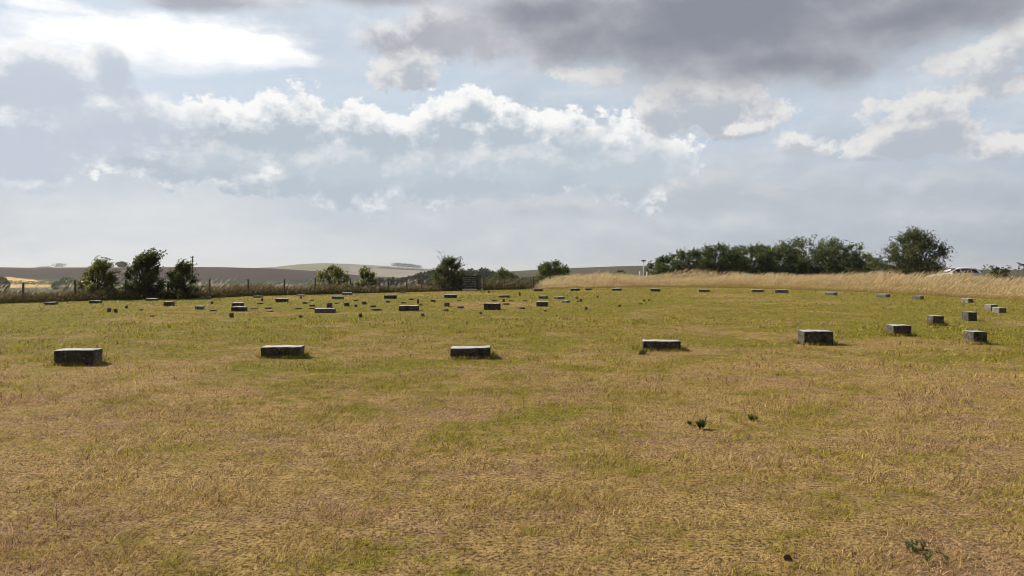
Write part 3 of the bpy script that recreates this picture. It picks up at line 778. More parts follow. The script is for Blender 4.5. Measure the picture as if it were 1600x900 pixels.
def tree(name, label, cat, px, Y, ytop, wpx, seed, cols, group=None, prof='shrub', K=46, twigs=13, nl=9, leaf=.055, stems=6, up=.5, wind=.15, sprays=8, bare=0, trunk_h=.1, top=.9, squash=1.0, low=.05, ybase=None):
    K = int(K * 1.3)
    if prof in ('shrub', 'top'): top, sprays = .74, sprays * 3
    """limbs from the base to points through the crown, twigs at each, leaves along the twigs; sized from the photograph"""
    r = np.random.default_rng(seed)
    x, y, z = at(px, Y)
    Hh = 1.65 - (ytop - 420) * Y / F - z; Wd = wpx * Y / F
    root = empty(name, (x, y, z)); tag(root, label, cat, group)
    ps = {'shrub': [(0, .66), (.15, .84), (.4, 1.0), (.6, .96), (.8, .70), (.93, .42), (1, .12)],
          'round': [(0, .80), (.15, .95), (.4, 1.0), (.65, .86), (.82, .60), (.95, .30), (1, .1)],
          'dome': [(0, .92), (.2, 1.0), (.45, .95), (.7, .72), (.88, .42), (1, .1)],
          'hedge': [(0, 1), (.3, 1.0), (.65, .97), (.85, .82), (1, .5)],
          'top': [(0, .75), (.15, .9), (.35, 1.0), (.6, .95), (.8, .7), (.95, .35), (1, .1)]}[prof]
    t = low + (1 - low) * r.random(K) ** 1.0
    rad = np.interp(t, [a for a, b in ps], [b for a, b in ps]) * Wd * .5 * .84
    # lumps: the outline is uneven round the tree
    th = r.uniform(0, 2 * math.pi, K); q = np.sqrt(r.uniform(.12, 1, K))
    lump = .8 + .35 * vnoise(th * 1.2 + seed, t * 4, 1.0, seed)
    A = np.stack([np.cos(th) * q * rad * lump + wind * .15 * Hh * t, np.sin(th) * q * rad * lump * squash, t * Hh * top * (.86 + .17 * lump)], 1)
    limbs, L = [], []
    r0 = max(.025, Hh * .018)
    st = np.stack([r.normal(0, .05 * Wd, stems), r.normal(0, .05 * Wd, stems), np.zeros(stems)], 1)
    fork = st + np.stack([r.normal(0, .05 * Wd, stems), r.normal(0, .05 * Wd, stems), np.full(stems, max(trunk_h, .05) * Hh)], 1)
    for s in range(stems):
        limbs.append((np.array([st[s] - (0, 0, .1), st[s] * .6 + fork[s] * .4, fork[s]]), [r0 * 1.5, r0 * 1.2, r0]))
    for a in A:
        f = fork[r.integers(stems)]
        mid = f * .5 + a * .5 + (r.normal(0, .04 * Wd), r.normal(0, .04 * Wd), .06 * Hh)
        limbs.append((np.array([f, f * .7 + mid * .3 + (0, 0, .02 * Hh), mid, mid * .4 + a * .6, a]), np.array([.8, .65, .5, .36, .2]) * r0))
    cen = np.array([0, 0, .35 * Hh])
    tints, cl = [], np.array(cols)
    tw_len = .092 * (Wd + Hh)
    for a in A:
        out = a - cen; out /= np.linalg.norm(out) + 1e-6
        base = cl[r.integers(len(cl))] * r.uniform(.8, 1.2)
        for k in range(twigs):
            d = r.normal(size=3) * .60 + out * .75 + (wind * .6, 0, up); d /= np.linalg.norm(d)
            ln = tw_len * r.uniform(.4, 1.15)
            s = np.linspace(.12, 1, nl)[:, None]
            curve = a + d * ln * s + np.array([wind * .35, 0, -.12]) * ln * s ** 2
            if k % 4 == 0: limbs.append((curve[[0, nl // 2, nl - 1]], np.array([.16, .1, .05]) * r0))
            L.append(curve + r.normal(0, leaf * .75, (nl, 3))); tints.append(np.tile(base * r.uniform(.85, 1.15), (nl, 1)))
    for k in range(sprays):
        a = A[r.integers(K)] if r.random() < .3 else A[np.argsort(-A[:, 2])[r.integers(max(3, K // 3))]]
        d = np.array([r.normal(0, .4) + wind, r.normal(0, .3), r.uniform(.6, 1.1)]); d /= np.linalg.norm(d)
        ln = Hh * r.uniform(.16, .36); s = np.linspace(0, 1, 16)[:, None]
        curve = a + d * ln * s + np.array([wind * .9 + .15, 0, -.15]) * ln * s ** 2
        limbs.append((curve[::5], np.array([.25, .2, .14, .06]) * r0))
        L.append(curve + r.normal(0, leaf * .7, (16, 3))); tints.append(np.tile(cl[r.integers(len(cl))], (16, 1)))
        L.append(curve[3:12] + r.normal(0, leaf * 1.1, (9, 3))); tints.append(np.tile(cl[r.integers(len(cl))], (9, 1)))
        L.append(curve[6:14] + r.normal(0, leaf * 1.3, (8, 3))); tints.append(np.tile(cl[r.integers(len(cl))] * 1.1, (8, 1)))
    V, Q = tubes(limbs)
    V[:, 2] = np.maximum(V[:, 2], -.12)
    new_obj('trunk', np_mesh('trunk', V, None, Q, None, True), m_bark, root)
    P = np.concatenate(L); tn = np.concatenate(tints) * r.uniform(.75, 1.25, (len(P), 1))
    ok = P[:, 2] > .02
    V, Q, C = leaf_quads(P[ok], leaf, r, tn[ok])
    new_obj('crown', np_mesh('crown', V, None, Q, {'tint': C}), m_leaf, root)
    if bare:
        db = []
        for k in range(bare):
            a = A[np.argsort(-A[:, 2])[r.integers(8)]] * (.9, 1, .9) - (.14 * Wd, 0, 0)
            d = np.array([r.normal(-.1, .22), r.normal(0, .2), 1.0]); ln = Hh * r.uniform(.24, .38)
            s = np.linspace(0, 1, 6)[:, None]
            c = a + d * ln * s + r.normal(0, .02 * ln, (6, 3)) * s
            db.append((c, np.linspace(.3, .1, 6) * r0 * 1.6))
            for b in range(4):
                p0 = c[r.integers(2, 6)]; e = np.array([r.normal(0, .6), r.normal(0, .4), r.uniform(.3, 1)])
                s2 = np.linspace(0, 1, 4)[:, None]
                db.append((p0 + e * ln * .28 * s2 + r.normal(0, .015, (4, 3)) * s2, np.linspace(.2, .08, 4) * r0 * 1.4))
        V, Q = tubes(db)
        new_obj('dead_branch', np_mesh('dead_branch', V, None, Q, None, True), m_deadwood, root)
    return root
THORN = [(0.175, 0.194, 0.038), (0.215, 0.222, 0.049), (0.114, 0.133, 0.032), (0.255, 0.245, 0.064)]
DARKG = [(0.075, 0.097, 0.025), (0.101, 0.119, 0.031), (0.057, 0.077, 0.022), (0.130, 0.142, 0.039)]
HEDGE = [(0.094, 0.130, 0.040), (0.119, 0.152, 0.047), (0.069, 0.102, 0.038), (0.148, 0.178, 0.059)]
WOODC = [(.034, .042, .016), (.046, .054, .020), (.026, .034, .013)]
FRESH = [(0.114, 0.153, 0.035), (0.134, 0.168, 0.040), (0.087, 0.124, 0.029)]
gS = 'thorn shrubs along the wire fence'
tree('thorn_shrub', 'leftmost ragged thorn shrub, yellowish green, by the wire fence', 'shrub', 149, 41.5, 401, 64, 11, THORN, gS, K=50, stems=7, up=.75, wind=.3, sprays=18)
tree('thorn_shrub', 'tallest ragged thorn shrub on the left, with spiky top sprays', 'shrub', 222, 42.5, 387, 64, 12, DARKG, gS, K=64, stems=8, up=.8, wind=.22, sprays=24, nl=10)
tree('thorn_shrub', 'smaller thorn shrub pressed against the right side of the tallest one', 'shrub', 281, 43, 406, 56, 13, DARKG, gS, K=46, stems=6, up=.7, wind=.3, sprays=18)
tree('thorn_shrub', 'broad low green shrub, left one of the twin bushes behind the lawn', 'shrub', 519, 54.5, 419, 72, 14, THORN, gS, prof='dome', K=46, up=.5, wind=.12, sprays=10)
tree('thorn_shrub', 'narrow green shrub, right one of the twin bushes behind the lawn', 'shrub', 570, 55, 416, 38, 15, THORN, gS, prof='shrub', K=30, up=.6, wind=.1, sprays=9)
tree('thorn_shrub', 'dark thorn bush with bare dead twigs on top, beside the gate', 'shrub', 699, 58.5, 397, 66, 16, DARKG, gS, prof='top', K=58, up=.7, wind=.15, sprays=14, bare=6)
gB = 'round green bushes behind the far fence'
tree('round_bush', 'flat-topped green bush behind the wire fence right of the gate', 'bush', 786, 74, 423.5, 58, 17, FRESH, gB, prof='dome', K=44, up=.35, sprays=3, leaf=.075, wind=.05)
tree('round_bush', 'neat rounded green bush standing where the golden grass begins', 'bush', 862, 78, 411, 68, 18, FRESH, gB, prof='round', K=60, up=.3, sprays=3, leaf=.075, twigs=15, wind=.02)
tree('round_bush', 'very small green bush half sunk in golden grass left of the white pole', 'bush', 970, 84, 424.5, 32, 19, FRESH, gB, prof='dome', K=26, up=.3, sprays=2, leaf=.075, wind=.05)
tree('round_bush', 'low dark bush behind the golden grass right of the white car', 'bush', 1560, 76, 420, 42, 20, DARKG, gB, prof='dome', K=26, up=.4, sprays=5, leaf=.07, wind=.1)
gT = 'belt of trees beyond the golden grass'
for (px, Y, yt, w, sd, lab, kw) in [
    (1040, 84, 399, 76, 31, 'thin straggly tree at the left tip of the tree belt', dict(K=34, prof='shrub', sprays=10)),
    (1078, 86, 394, 91, 32, 'low dark tree second from the left tip of the tree belt', dict(K=50, prof='hedge', sprays=7)),
    (1122, 88, 386, 100, 33, 'flat-topped tree with a notch beside it in the left half of the tree belt', dict(K=84, prof='hedge', sprays=7)),
    (1168, 90, 388, 106, 34, 'level-crowned tree in the middle of the tree belt, left of the dip', dict(K=84, prof='hedge', sprays=6)),
    (1212, 89, 388, 100, 35, 'level-crowned tree in the dip just left of the highest tree', dict(K=82, prof='hedge', sprays=6)),
    (1268, 90, 377, 134, 36, 'highest and broadest tree of the belt with domed crown', dict(K=90, prof='hedge', sprays=10)),
    (1312, 88, 386, 100, 37, 'tree on the sloping right shoulder of the belt', dict(K=80, prof='hedge', sprays=6)),
    (1344, 85, 399, 67, 38, 'smallest tree at the right tip of the tree belt', dict(K=36, prof='hedge', sprays=6))]:
    tree('hedge_tree', lab, 'tree', px, Y, yt, w, sd, HEDGE, gT, leaf=.10, up=.35, wind=.06, twigs=15, stems=5, **kw)
tree('lone_tree', 'lone dark bushy tree with spreading ragged crown left of the white car', 'tree', 1426, 77, 364, 132, 40, DARKG, None, prof='dome', K=110, twigs=15, nl=10, leaf=.075, up=.22, wind=.05, sprays=26, stems=5)

# ------------------------------------------------------------------ fence, gate
m_wood = plain_mat('grey weathered wood', (.10, .085, .07), .9, .15, .35, 12)
m_gate = plain_mat('gate timber', (.055, .048, .042), .9, .15, .35, 12)
m_wire = plain_mat('wire', (.16, .16, .16), .5, .4, .2, 20, .6, 0)
def boxes_mesh(name, items):
    """items: (centre, size, z-rotation, pitch) boxes with chamfered edges as one part"""
    import bmesh
    bm = bmesh.new()
    for c, s, rz, ry in items:
        m = Matrix.Translation(c) @ Matrix.Rotation(rz, 4, 'Z') @ Matrix.Rotation(ry, 4, 'Y') @ Matrix.Diagonal((*s, 1))
        r = bmesh.ops.create_cube(bm, size=1, matrix=m)
        es = list({e for v in r['verts'] for e in v.link_edges})
        bmesh.ops.bevel(bm, geom=es, offset=min(s) * .12, segments=1, affect='EDGES')
    me = bpy.data.meshes.new(name); bm.to_mesh(me); bm.free()
    return me
def fence(name, label, spots, posts_h):
    """round posts at spots, three wires strung between them"""
    pts = [Vector(at(px, Y)) for px, Y in spots]
    root = empty(name, pts[0]); tag(root, label, 'fence')
    ss = []
    for i, p in enumerate(pts):
        q = p - pts[0]; h = posts_h * (1 + .06 * math.sin(i * 2.3)); lx, ly = .03 * math.sin(i * 1.7), .03 * math.cos(i * 2.9)
        V, Q = tubes([(np.array([(q.x, q.y, q.z - .3), (q.x + lx * .5, q.y, q.z + h * .5), (q.x + lx, q.y + ly, q.z + h), (q.x + lx, q.y + ly, q.z + h + .03)]), [.055, .052, .05, .012])], 8)
        new_obj('post', np_mesh('post', V, None, Q, None, True), m_wood, root)
    for f in (.32, .62, .92):
        path = []
        for a, b in zip(pts[:-1], pts[1:]):
            for t in np.linspace(0, 1, 6)[:-1]:
                q = a.lerp(b, t) - pts[0]; path.append((q.x, q.y, q.z + posts_h * f - .03 * 4 * t * (1 - t)))
        q = pts[-1] - pts[0]; path.append((q.x, q.y, q.z + posts_h * f))
        V, Q = tubes([(np.array(path), np.full(len(path), .004))], 4)
        new_obj('wire', np_mesh('wire', V, None, Q), m_wire, root)
    return root
def eY(px, off): return float(edge_r(math.degrees(math.atan2(px - 800, F)))) * math.cos(math.atan((px - 800) / F)) + off
fence('wire_fence', 'long post and wire fence in the rough grass left of the gate', [(p, eY(p, 1.0)) for p in (-180, -60, 36, 118, 196, 262, 328, 388, 444, 492, 548, 607, 635, 659, 690, 714)], 1.02)
fence('wire_fence', 'short post and wire fence in scrub right of the gate', [(p, eY(p, 1.0)) for p in (755, 788, 810, 834)], .98)
gx, gy, g_z = at(721.5, eY(721.5, .9)); gx2, gy2, g_z2 = at(745.5, eY(745.5, .9))
gw = math.hypot(gx2 - gx, gy2 - gy); ga = math.atan2(gy2 - gy, gx2 - gx)
gate = empty('timber_gate', (gx, gy, min(g_z, g_z2)), ga)
tag(gate, 'grey barred timber gate between stout posts beside the thorn bush', 'gate')
Hg = 1.05
for xx, hh in ((-.24, 1.2), (-.06, 1.12), (gw + .06, 1.15), (gw + .26, 1.2)):
    new_obj('gate_post', boxes_mesh('gate_post', [((xx, 0, hh / 2 - .15), (.12, .12, hh + .3), 0, 0)]), m_gate, gate)
new_obj('gate_frame', boxes_mesh('gate_frame', [((.05, 0, .58), (.075, .05, .98), 0, 0), ((gw - .05, 0, .58), (.075, .05, .98), 0, 0), ((gw / 2, -.004, 1.06), (gw - .02, .055, .085), 0, 0)]), m_gate, gate)
for zz in (.20, .40, .58, .74, .90):
    new_obj('bar', boxes_mesh('bar', [((gw / 2, .035, zz), (gw - .04, .022, .065), 0, 0)]), m_gate, gate)
new_obj('brace', boxes_mesh('brace', [((gw / 2, -.03, .60), (math.hypot(gw - .1, .86), .022, .065), 0, -math.atan2(.86, gw - .1))]), m_gate, gate)
new_obj('latch', boxes_mesh('latch', [((gw - .01, -.06, .88), (.16, .015, .03), 0, 0)]), m_wire, gate)

# ------------------------------------------------------------------ white pole with crosspiece, two short posts, utility pole
m_white = plain_mat('white paint', (.72, .71, .67), .55, .35, .08, 8, bumpd=0)
m_darkp = plain_mat('dark painted board', (.035, .033, .032), .5, .35, .2, 8, bumpd=0)
px0, py0, pz0 = at(1005.5, 75)
pole = empty('signpost', (px0, py0, pz0)); tag(pole, 'thin white pole with dark crosspiece in the tall grass left of the tree belt', 'signpost')
zt = 1.65 + 11.6 * 75 / F - pz0
V, Q = tubes([(np.array([(0, 0, -.2), (0, 0, zt * .5), (0, 0, zt), (0, 0, zt + .01)]), [.06, .058, .056, .01])], 10)
new_obj('pole', np_mesh('pole', V, None, Q, None, True), m_white, pole)
new_obj('crosspiece', boxes_mesh('crosspiece', [((0, 0, zt + .06), (.42, .14, .12), 0, 0)]), m_darkp, pole)
for dxp, hh, lab in ((-6, 1.02, 'short white post just left of the white pole'), (5.5, .98, 'short white post just right of the white pole')):
    a, b, c = at(1005.5 + dxp, 74.5)
    V, Q = tubes([(np.array([(0, 0, -.2), (0, 0, hh * .6), (0, 0, hh), (0, 0, hh + .02)]), [.07, .068, .066, .02])], 8)
    o = new_obj('marker_post', np_mesh('marker_post', V, None, Q, None, True), m_white); o.location = (a, b, c); tag(o, lab, 'post')
ux, uy, uz = at(301, 185)
up_ = empty('utility_pole', (ux, uy, uz)); tag(up_, 'distant thin wooden utility pole rising behind the smaller thorn shrub', 'utility pole')
uz_t = 1.65 + 20 * 185 / F - uz
V, Q = tubes([(np.array([(0, 0, -.5), (0, 0, uz_t * .5), (0, 0, uz_t)]), [.16, .14, .11])], 8)
new_obj('pole', np_mesh('pole', V, None, Q, None, True), m_wood, up_)
new_obj('crossarm', boxes_mesh('crossarm', [((0, -.12, uz_t - .35), (.9, .1, .12), 0, 0), ((-.36, -.12, uz_t - .2), (.08, .08, .18), 0, 0), ((.36, -.12, uz_t - .2), (.08, .08, .18), 0, 0)]), m_wood, up_)

# ------------------------------------------------------------------ white car behind the grass
m_paint, nt = new_mat('white car paint')
b = principled(nt, (.74, .74, .74), .25, .5); b.inputs['Coat Weight'].default_value = .8; finish(nt, b.outputs[0])
m_glass, nt = new_mat('car window glass'); b = principled(nt, (.03, .033, .036), .08, .35); finish(nt, b.outputs[0])
m_tyre = plain_mat('tyre rubber', (.02, .02, .02), .85, .2, .2, 10, bumpd=0)
m_rim = plain_mat('wheel metal', (.45, .45, .46), .35, .5, .05, 8, .8, 0)
m_lamp, nt = new_mat('clear lamp'); finish(nt, principled(nt, (.6, .6, .6), .1, .6).outputs[0])
m_red, nt = new_mat('red lamp'); finish(nt, principled(nt, (.30, .015, .01), .2, .5).outputs[0])
m_trim = plain_mat('black trim', (.02, .02, .021), .6, .3, .1, 10, bumpd=0)
cxx, cyy, czz = at(1490, 67)
czz -= .10
car = empty('parked_car', (cxx, cyy, czz), math.radians(4)); tag(car, 'white car seen side-on, only roof and windows showing above the tall grass', 'car')
# lengthwise sections: x, sill z, waist z, half width at waist, roof z, half width at roof
SEC = [(-2.18, .38, .62, .52, .66, .46), (-2.10, .30, .72, .74, .76, .66), (-1.75, .24, .84, .84, .88, .74), (-1.30, .22, .92, .87, .96, .76), (-1.08, .22, .95, .875, .99, .76), (-.55, .22, .96, .88, 1.28, .68), (-.12, .22, .97, .88, 1.46, .62), (.45, .22, .98, .88, 1.52, .60),
       (1.10, .22, 1.0, .88, 1.51, .59), (1.60, .24, 1.02, .87, 1.45, .58), (1.95, .28, 1.02, .84, 1.26, .60), (2.12, .36, .98, .76, 1.02, .62)]
ring_n = 12; V = []
for (x, s, w, hw, rz, hr) in SEC:
    half = [(0.0, s), (hw * .82, s), (hw * .97, s + .12), (hw, (s + w) / 2), (hw, w), (hr, rz - .05 * (rz > w + .1)), (hr * .62, rz + .0), ]
    ringp = [(x, -b_, z_) for b_, z_ in half] + [(x, b_, z_) for b_, z_ in half[::-1][:-1]]
    ringp.insert(7, (x, 0, rz + .02))
    V += ringp
k = len(V) // len(SEC)
Q = [(s * k + i, s * k + (i + 1) % k, (s + 1) * k + (i + 1) % k, (s + 1) * k + i) for s in range(len(SEC) - 1) for i in range(k)]
me = np_mesh('body', np.array(V), None, Q, None, True)
import bmesh
bm = bmesh.new(); bm.from_mesh(me)
bm.verts.ensure_lookup_table()
bm.faces.new([bm.verts[i] for i in range(k)][::-1]); bm.faces.new([bm.verts[(len(SEC) - 1) * k + i] for i in range(k)])
bmesh.ops.recalc_face_normals(bm, faces=list(bm.faces)); bm.to_mesh(me); bm.free()
for p in me.polygons: p.use_smooth = True
try: me.set_sharp_from_angle(angle=math.radians(32))
except Exception: pass
new_obj('body', me, m_paint, car)
def sec_at(x, side, f):
    """point on the flank between waist (f=0) and roof edge (f=1)"""
    xs = [q[0] for q in SEC]
    w, hw, rz, hr = (np.interp(x, xs, [q[i] for q in SEC]) for i in (2, 3, 4, 5))
    zr = rz - .05
    return Vector((x, side * (hw + (hr - hw) * f + .004), w + (zr - w) * f))
def panel(name, pts, mat, off):
    n = (Vector(pts[1]) - Vector(pts[0])).cross(Vector(pts[-1]) - Vector(pts[0])).normalized() * off
    P = [Vector(p) for p in pts]; m = len(P)
    V = [p + n for p in P] + [p - n for p in P]
    me = bpy.data.meshes.new(name)
    me.from_pydata([tuple(v) for v in V], [], [tuple(range(m)), tuple(range(2 * m - 1, m - 1, -1))] + [(i, m + i, m + (i + 1) % m, (i + 1) % m) for i in range(m)])
    bm = bmesh.new(); bm.from_mesh(me); bmesh.ops.recalc_face_normals(bm, faces=list(bm.faces)); bm.to_mesh(me); bm.free()
    return new_obj(name, me, mat, car)
for sd_ in (-1, 1):
    panel('side_window', [sec_at(-.72, sd_, .10), sec_at(.10, sd_, .10), sec_at(.10, sd_, .86), sec_at(-.12, sd_, .86), sec_at(-.50, sd_, .72)], m_glass, .008)
    panel('side_window', [sec_at(.20, sd_, .10), sec_at(1.05, sd_, .10), sec_at(1.05, sd_, .86), sec_at(.20, sd_, .86)], m_glass, .008)
    panel('side_window', [sec_at(1.15, sd_, .10), sec_at(1.72, sd_, .14), sec_at(1.58, sd_, .80), sec_at(1.15, sd_, .86)], m_glass, .008)
    new_obj('headlight', boxes_mesh('headlight', [((-2.0, sd_ * .62, .70), (.24, .26, .14), 0, 0)]), m_lamp, car)
    new_obj('tail_light', boxes_mesh('tail_light', [((2.04, sd_ * .70, .88), (.16, .14, .26), 0, 0)]), m_red, car)
    new_obj('wing_mirror', boxes_mesh('wing_mirror', [((-.80, sd_ * .98, 1.0), (.12, .20, .13), 0, 0)]), m_paint, car)
    for wx in (-1.35, 1.32):
        V, Q = tubes([(np.array([(wx, sd_ * .70, .31), (wx, sd_ * .72, .31), (wx, sd_ * .86, .31), (wx, sd_ * .885, .31)]), [.22, .31, .31, .23])], 20)
        wh = new_obj('wheel', np_mesh('wheel', V, None, Q, None, True), m_tyre, car)
        V, Q = tubes([(np.array([(wx, sd_ * .865, .31), (wx, sd_ * .88, .31), (wx, sd_ * .882, .31)]), [.225, .215, .03])], 16)
        new_obj('rim', np_mesh('rim', V, None, Q, None, True), m_rim, wh)
def surf(x, f): 
    xs = [q[0] for q in SEC]; rz = float(np.interp(x, xs, [q[4] for q in SEC])); hr = float(np.interp(x, xs, [q[5] for q in SEC]))
    return Vector((x, f * hr * .86, rz + .012))
panel('windscreen', [surf(-1.02, -1), surf(-1.02, 1), surf(-.18, 1), surf(-.18, -1)], m_glass, .012)
panel('rear_window', [surf(2.04, -1), surf(2.04, 1), surf(1.66, 1), surf(1.66, -1)], m_glass, .012)

# ------------------------------------------------------------------ tall weeds at the right border, thistles on the lawn
m_weed, nt = new_mat('weed'); finish(nt, leafy(nt, attr(nt, 'tint', True), .35, spec=.05, rough=.7))
def umbel(px, Y, ytop, seed, label):
    r = np.random.default_rng(seed); x, y, z = at(px, Y); H = 1.65 - (ytop - 420) * Y / F - z
    root = empty('dry_weed', (x, y, z)); tag(root, label, 'weed', 'dark dried weeds above the tall grass')
    limbs, heads = [(np.array([(0, 0, -.05), (.02, 0, H * .5), (.08, 0, H * .9)]), [.014, .011, .008])], []
    for k in range(9):
        b = np.array([.02 + .06 * r.random(), 0, H * r.uniform(.55, .9)]); e = b + np.array([r.normal(0, .16), r.normal(0, .16), H * r.uniform(.08, .2)])
        e[2] = min(e[2], H); limbs.append((np.array([b, (b + e) / 2 + (0, 0, .02), e]), [.007, .006, .004])); heads.append(e)
    V, Q = tubes(limbs, 5); new_obj('stem', np_mesh('stem', V, None, Q, None, True), m_deadwood, root)
    for h in heads:
        P = h + r.uniform(-1, 1, (44, 3)) * (.06, .06, .022)
        V, Q, C = leaf_quads(P, .028, r, np.tile(np.array([.07, .055, .035]), (len(P), 1)) * r.uniform(.6, 1.3, (len(P), 1)))
        new_obj('seed_head', np_mesh('seed_head', V, None, Q, {'tint': C}), m_weed, root)
for i, (px, Y, yt, lab) in enumerate([(1538, 62, 413, 'dark dried weed with spread heads just right of the white car'), (1549, 63, 411, 'tallest dark dried weed right of the white car'),
        (1563, 61, 416, 'lower dried weed between two taller ones at the grass top on the right'), (1576, 60, 414, 'dried weed with thin heads, third from the right border'),
        (1590, 58, 410.5, 'tall dried weed close to the right border'), (1598, 57, 413, 'dried weed cut by the right border'), (1505, 66, 415, 'sparse dried weed in front of the car roof')][:6]):
    umbel(px, Y, yt, 70 + i, lab)
def thistle(px, py, H, seed, label, n=8, spread=.12, col=(.085, .10, .028), nm='thistle'):
    r = np.random.default_rng(seed); Y = depth_at(py); x, y, z = at(px, Y)
    P = []
    for k in range(n):
        bx, by = r.uniform(-spread, spread, 2) * .45; h = H * r.uniform(.45, 1); m = 14
        t = np.linspace(.1, 1, m); ang = np.arange(m) * 2.4 + r.random()
        l = .075 * (1.15 - t) * H / .16 + .012
        lx0 = r.normal(0, .25) * h
        sx = bx + lx0 * t; sy = by + 0 * t; szz = h * t * .8
        P.append(blades(np.array([bx]), np.array([by]), np.array([-.02]), np.array([h * .85]), np.array([.008]), (np.array([lx0]), np.array([0.])), np.array([0.]), 2, None, np.array([col])))
        P.append(blades(sx, sy, szz, l * .8, np.full(m, .014), (l * np.cos(ang), l * np.sin(ang)), ang + 1.57, 2, None, np.array([col]) * r.uniform(.7, 1.5, (m, 1))))
    V, T, Q, A = join(P)
    o = new_obj(nm, np_mesh(nm, V, T, Q, A), m_weed); o.location = (x, y, z); tag(o, label, 'weed', 'weeds growing on the lawn')
thistle(1098, 668, .17, 81, 'dark upright thistle clump on the lawn right of centre', 7, .07)
thistle(1078, 662, .07, 82, 'tiny thistle just left of the dark upright thistle clump', 4, .05)
thistle(1180, 655, .09, 83, 'small dark thistle right behind the upright thistle clump', 5, .08)
thistle(1446, 868, .075, 84, 'grey-green spreading weed at the bottom right of the lawn', 9, .26, (.17, .175, .07))
thistle(1004, 553, .14, 86, 'dark weed at the burrow beside the low block', 6, .12)
thistle(1052, 545, .26, 87, 'green weed growing in front of the low block with the burrow', 6, .16, (.12, .13, .05))

# burrow beside the low block: a scrape of dark earth
m_soil = plain_mat('dark soil', (.045, .032, .022), 1.0, .05, .4, 20, bumpd=.02)
def scrape(px, py, w, d, seed, label):
    Y = depth_at(py); x, y, z = at(px, Y); r = np.random.default_rng(seed); k = 18
    V = [(0, 0, .03)]
    for s, zz in ((.45, .035), (1.0, -.012)):
        for i in range(k):
            a = 2 * math.pi * i / k; q = s * (1 + r.normal(0, .16)); V.append((w / 2 * q * math.cos(a), d / 2 * q * math.sin(a), zz + r.normal(0, .006)))
    T = [(0, 1 + i, 1 + (i + 1) % k) for i in range(k)]; Q = [(1 + i, 1 + k + i, 1 + k + (i + 1) % k, 1 + (i + 1) % k) for i in range(k)]
    o = new_obj('earth_scrape', np_mesh('earth_scrape', np.array(V), T, Q, None, True), m_soil); o.location = (x, y, z); tag(o, label, 'earth')
scrape(1003, 553, .17, .30, 5, 'dark scrape of dug earth at the left end of the low block')
m_leafb = plain_mat('dead leaf', (.16, .07, .04), .7, .2, .3, 20, bumpd=0)
Yl = depth_at(884); lx, ly, lz = at(1235, Yl)
V, Q, C = leaf_quads(np.zeros((1, 3)), .03, np.random.default_rng(2), np.zeros((1, 3)))
th_ = np.linspace(0, 2 * math.pi, 13)[:-1]
V = np.array([(0, 0, 0)] + [(.032 * math.cos(a) * (1 + .15 * math.cos(5 * a)), .024 * math.sin(a), .014 * abs(math.sin(a))) for a in th_]); V2 = V + (0, 0, .0015)
n_ = len(th_)
T = [(0, 1 + i, 1 + (i + 1) % n_) for i in range(n_)] + [(13, 14 + (i + 1) % n_, 14 + i) for i in range(n_)]
o = new_obj('dead_leaf', np_mesh('dead_leaf', np.concatenate([V2, V]), T), m_leafb); o.location = (lx, ly, lz + .035); o.rotation_euler = (.7, .2, .4)
tag(o, 'curled reddish brown dead leaf lying at the bottom right', 'leaf')

# ------------------------------------------------------------------ far woods and hedges
def canopy(name, label, spots, leaf, seed, cols, per=260, kind='stuff'):
    """spots: (px, distance along the view, width m, height m) -> foliage of a distant wood, standing on the ground there"""
    r = np.random.default_rng(seed); Vs, Qs, Cs, o = [], [], [], 0; limbs = []
    for (px, Y, w, h) in spots:
        x, y, z = at(px, Y)
        d = r.normal(size=(per, 3)); d /= np.linalg.norm(d, axis=1, keepdims=True); q = r.uniform(.55, 1.0, (per, 1)) ** .6
        lump = .8 + .4 * vnoise(d[:, 0] * 2.2 + px, d[:, 2] * 2.2 + d[:, 1] * 2, 1.0, seed)[:, None]
        p = d * q * lump * (w / 2, w / 2, h * .48) + (x, y, z + h * .52)
        c = np.array(cols)[r.integers(len(cols))] * r.uniform(.7, 1.3, (per, 1))
        V, Q, C = leaf_quads(p, leaf, r, c)
        Vs.append(V); Qs.append(Q + o); Cs.append(C); o += len(V)
    ob = new_obj(name, np_mesh(name, np.concatenate(Vs), None, np.concatenate(Qs), {'tint': np.concatenate(Cs)}), m_leaf)
    return tag(ob, label, 'wood' if 'hedge' not in name else 'hedge', kind=kind)
r = np.random.default_rng(21)
WOODTOP = [(585, 435), (610, 434), (640, 432), (655, 427), (676, 421), (700, 420), (722, 421.5), (735, 420.5), (748, 420), (756, 418.6), (766, 419), (775, 424), (800, 427)]
sp = []
for px in np.arange(585, 806, 4.2):
    for Y in (430, 455, 480):
        p = px + r.normal(0, 2); Yq = Y + r.normal(0, 6); zt = 1.65 + (420 - tab(p, WOODTOP)) * Yq / F; zg = at(p, Yq)[2]
        h = (zt - zg) * r.uniform(.82, 1.03)
        if h > 1.5: sp.append((p, Yq, min(9, h * .9) * r.uniform(.7, 1.1), h))
canopy('wood', 'dark wood on the slope across the valley behind the gate', sp, .62, 22, WOODC, 520)
canopy('wood', 'small copse on the skyline of the pale far hill', [(p, 2960 + r.uniform(-30, 30), 26, 16 * tab(p, [(614, .9), (624, 1.1), (640, .95), (656, .7)]) * r.uniform(.8, 1.05)) for p in np.arange(616, 656, 3)], 1.5, 23, WOODC, 160)
canopy('wood', 'dark line of trees on the skyline at the far left', [(p, 1120 + r.uniform(-10, 10), 13, tab(p, [(36, 3), (52, 6), (64, 8.5), (80, 7), (90, 6.5)]) * r.uniform(.8, 1.05)) for p in np.arange(36, 91, 5)], .75, 24, WOODC, 200)
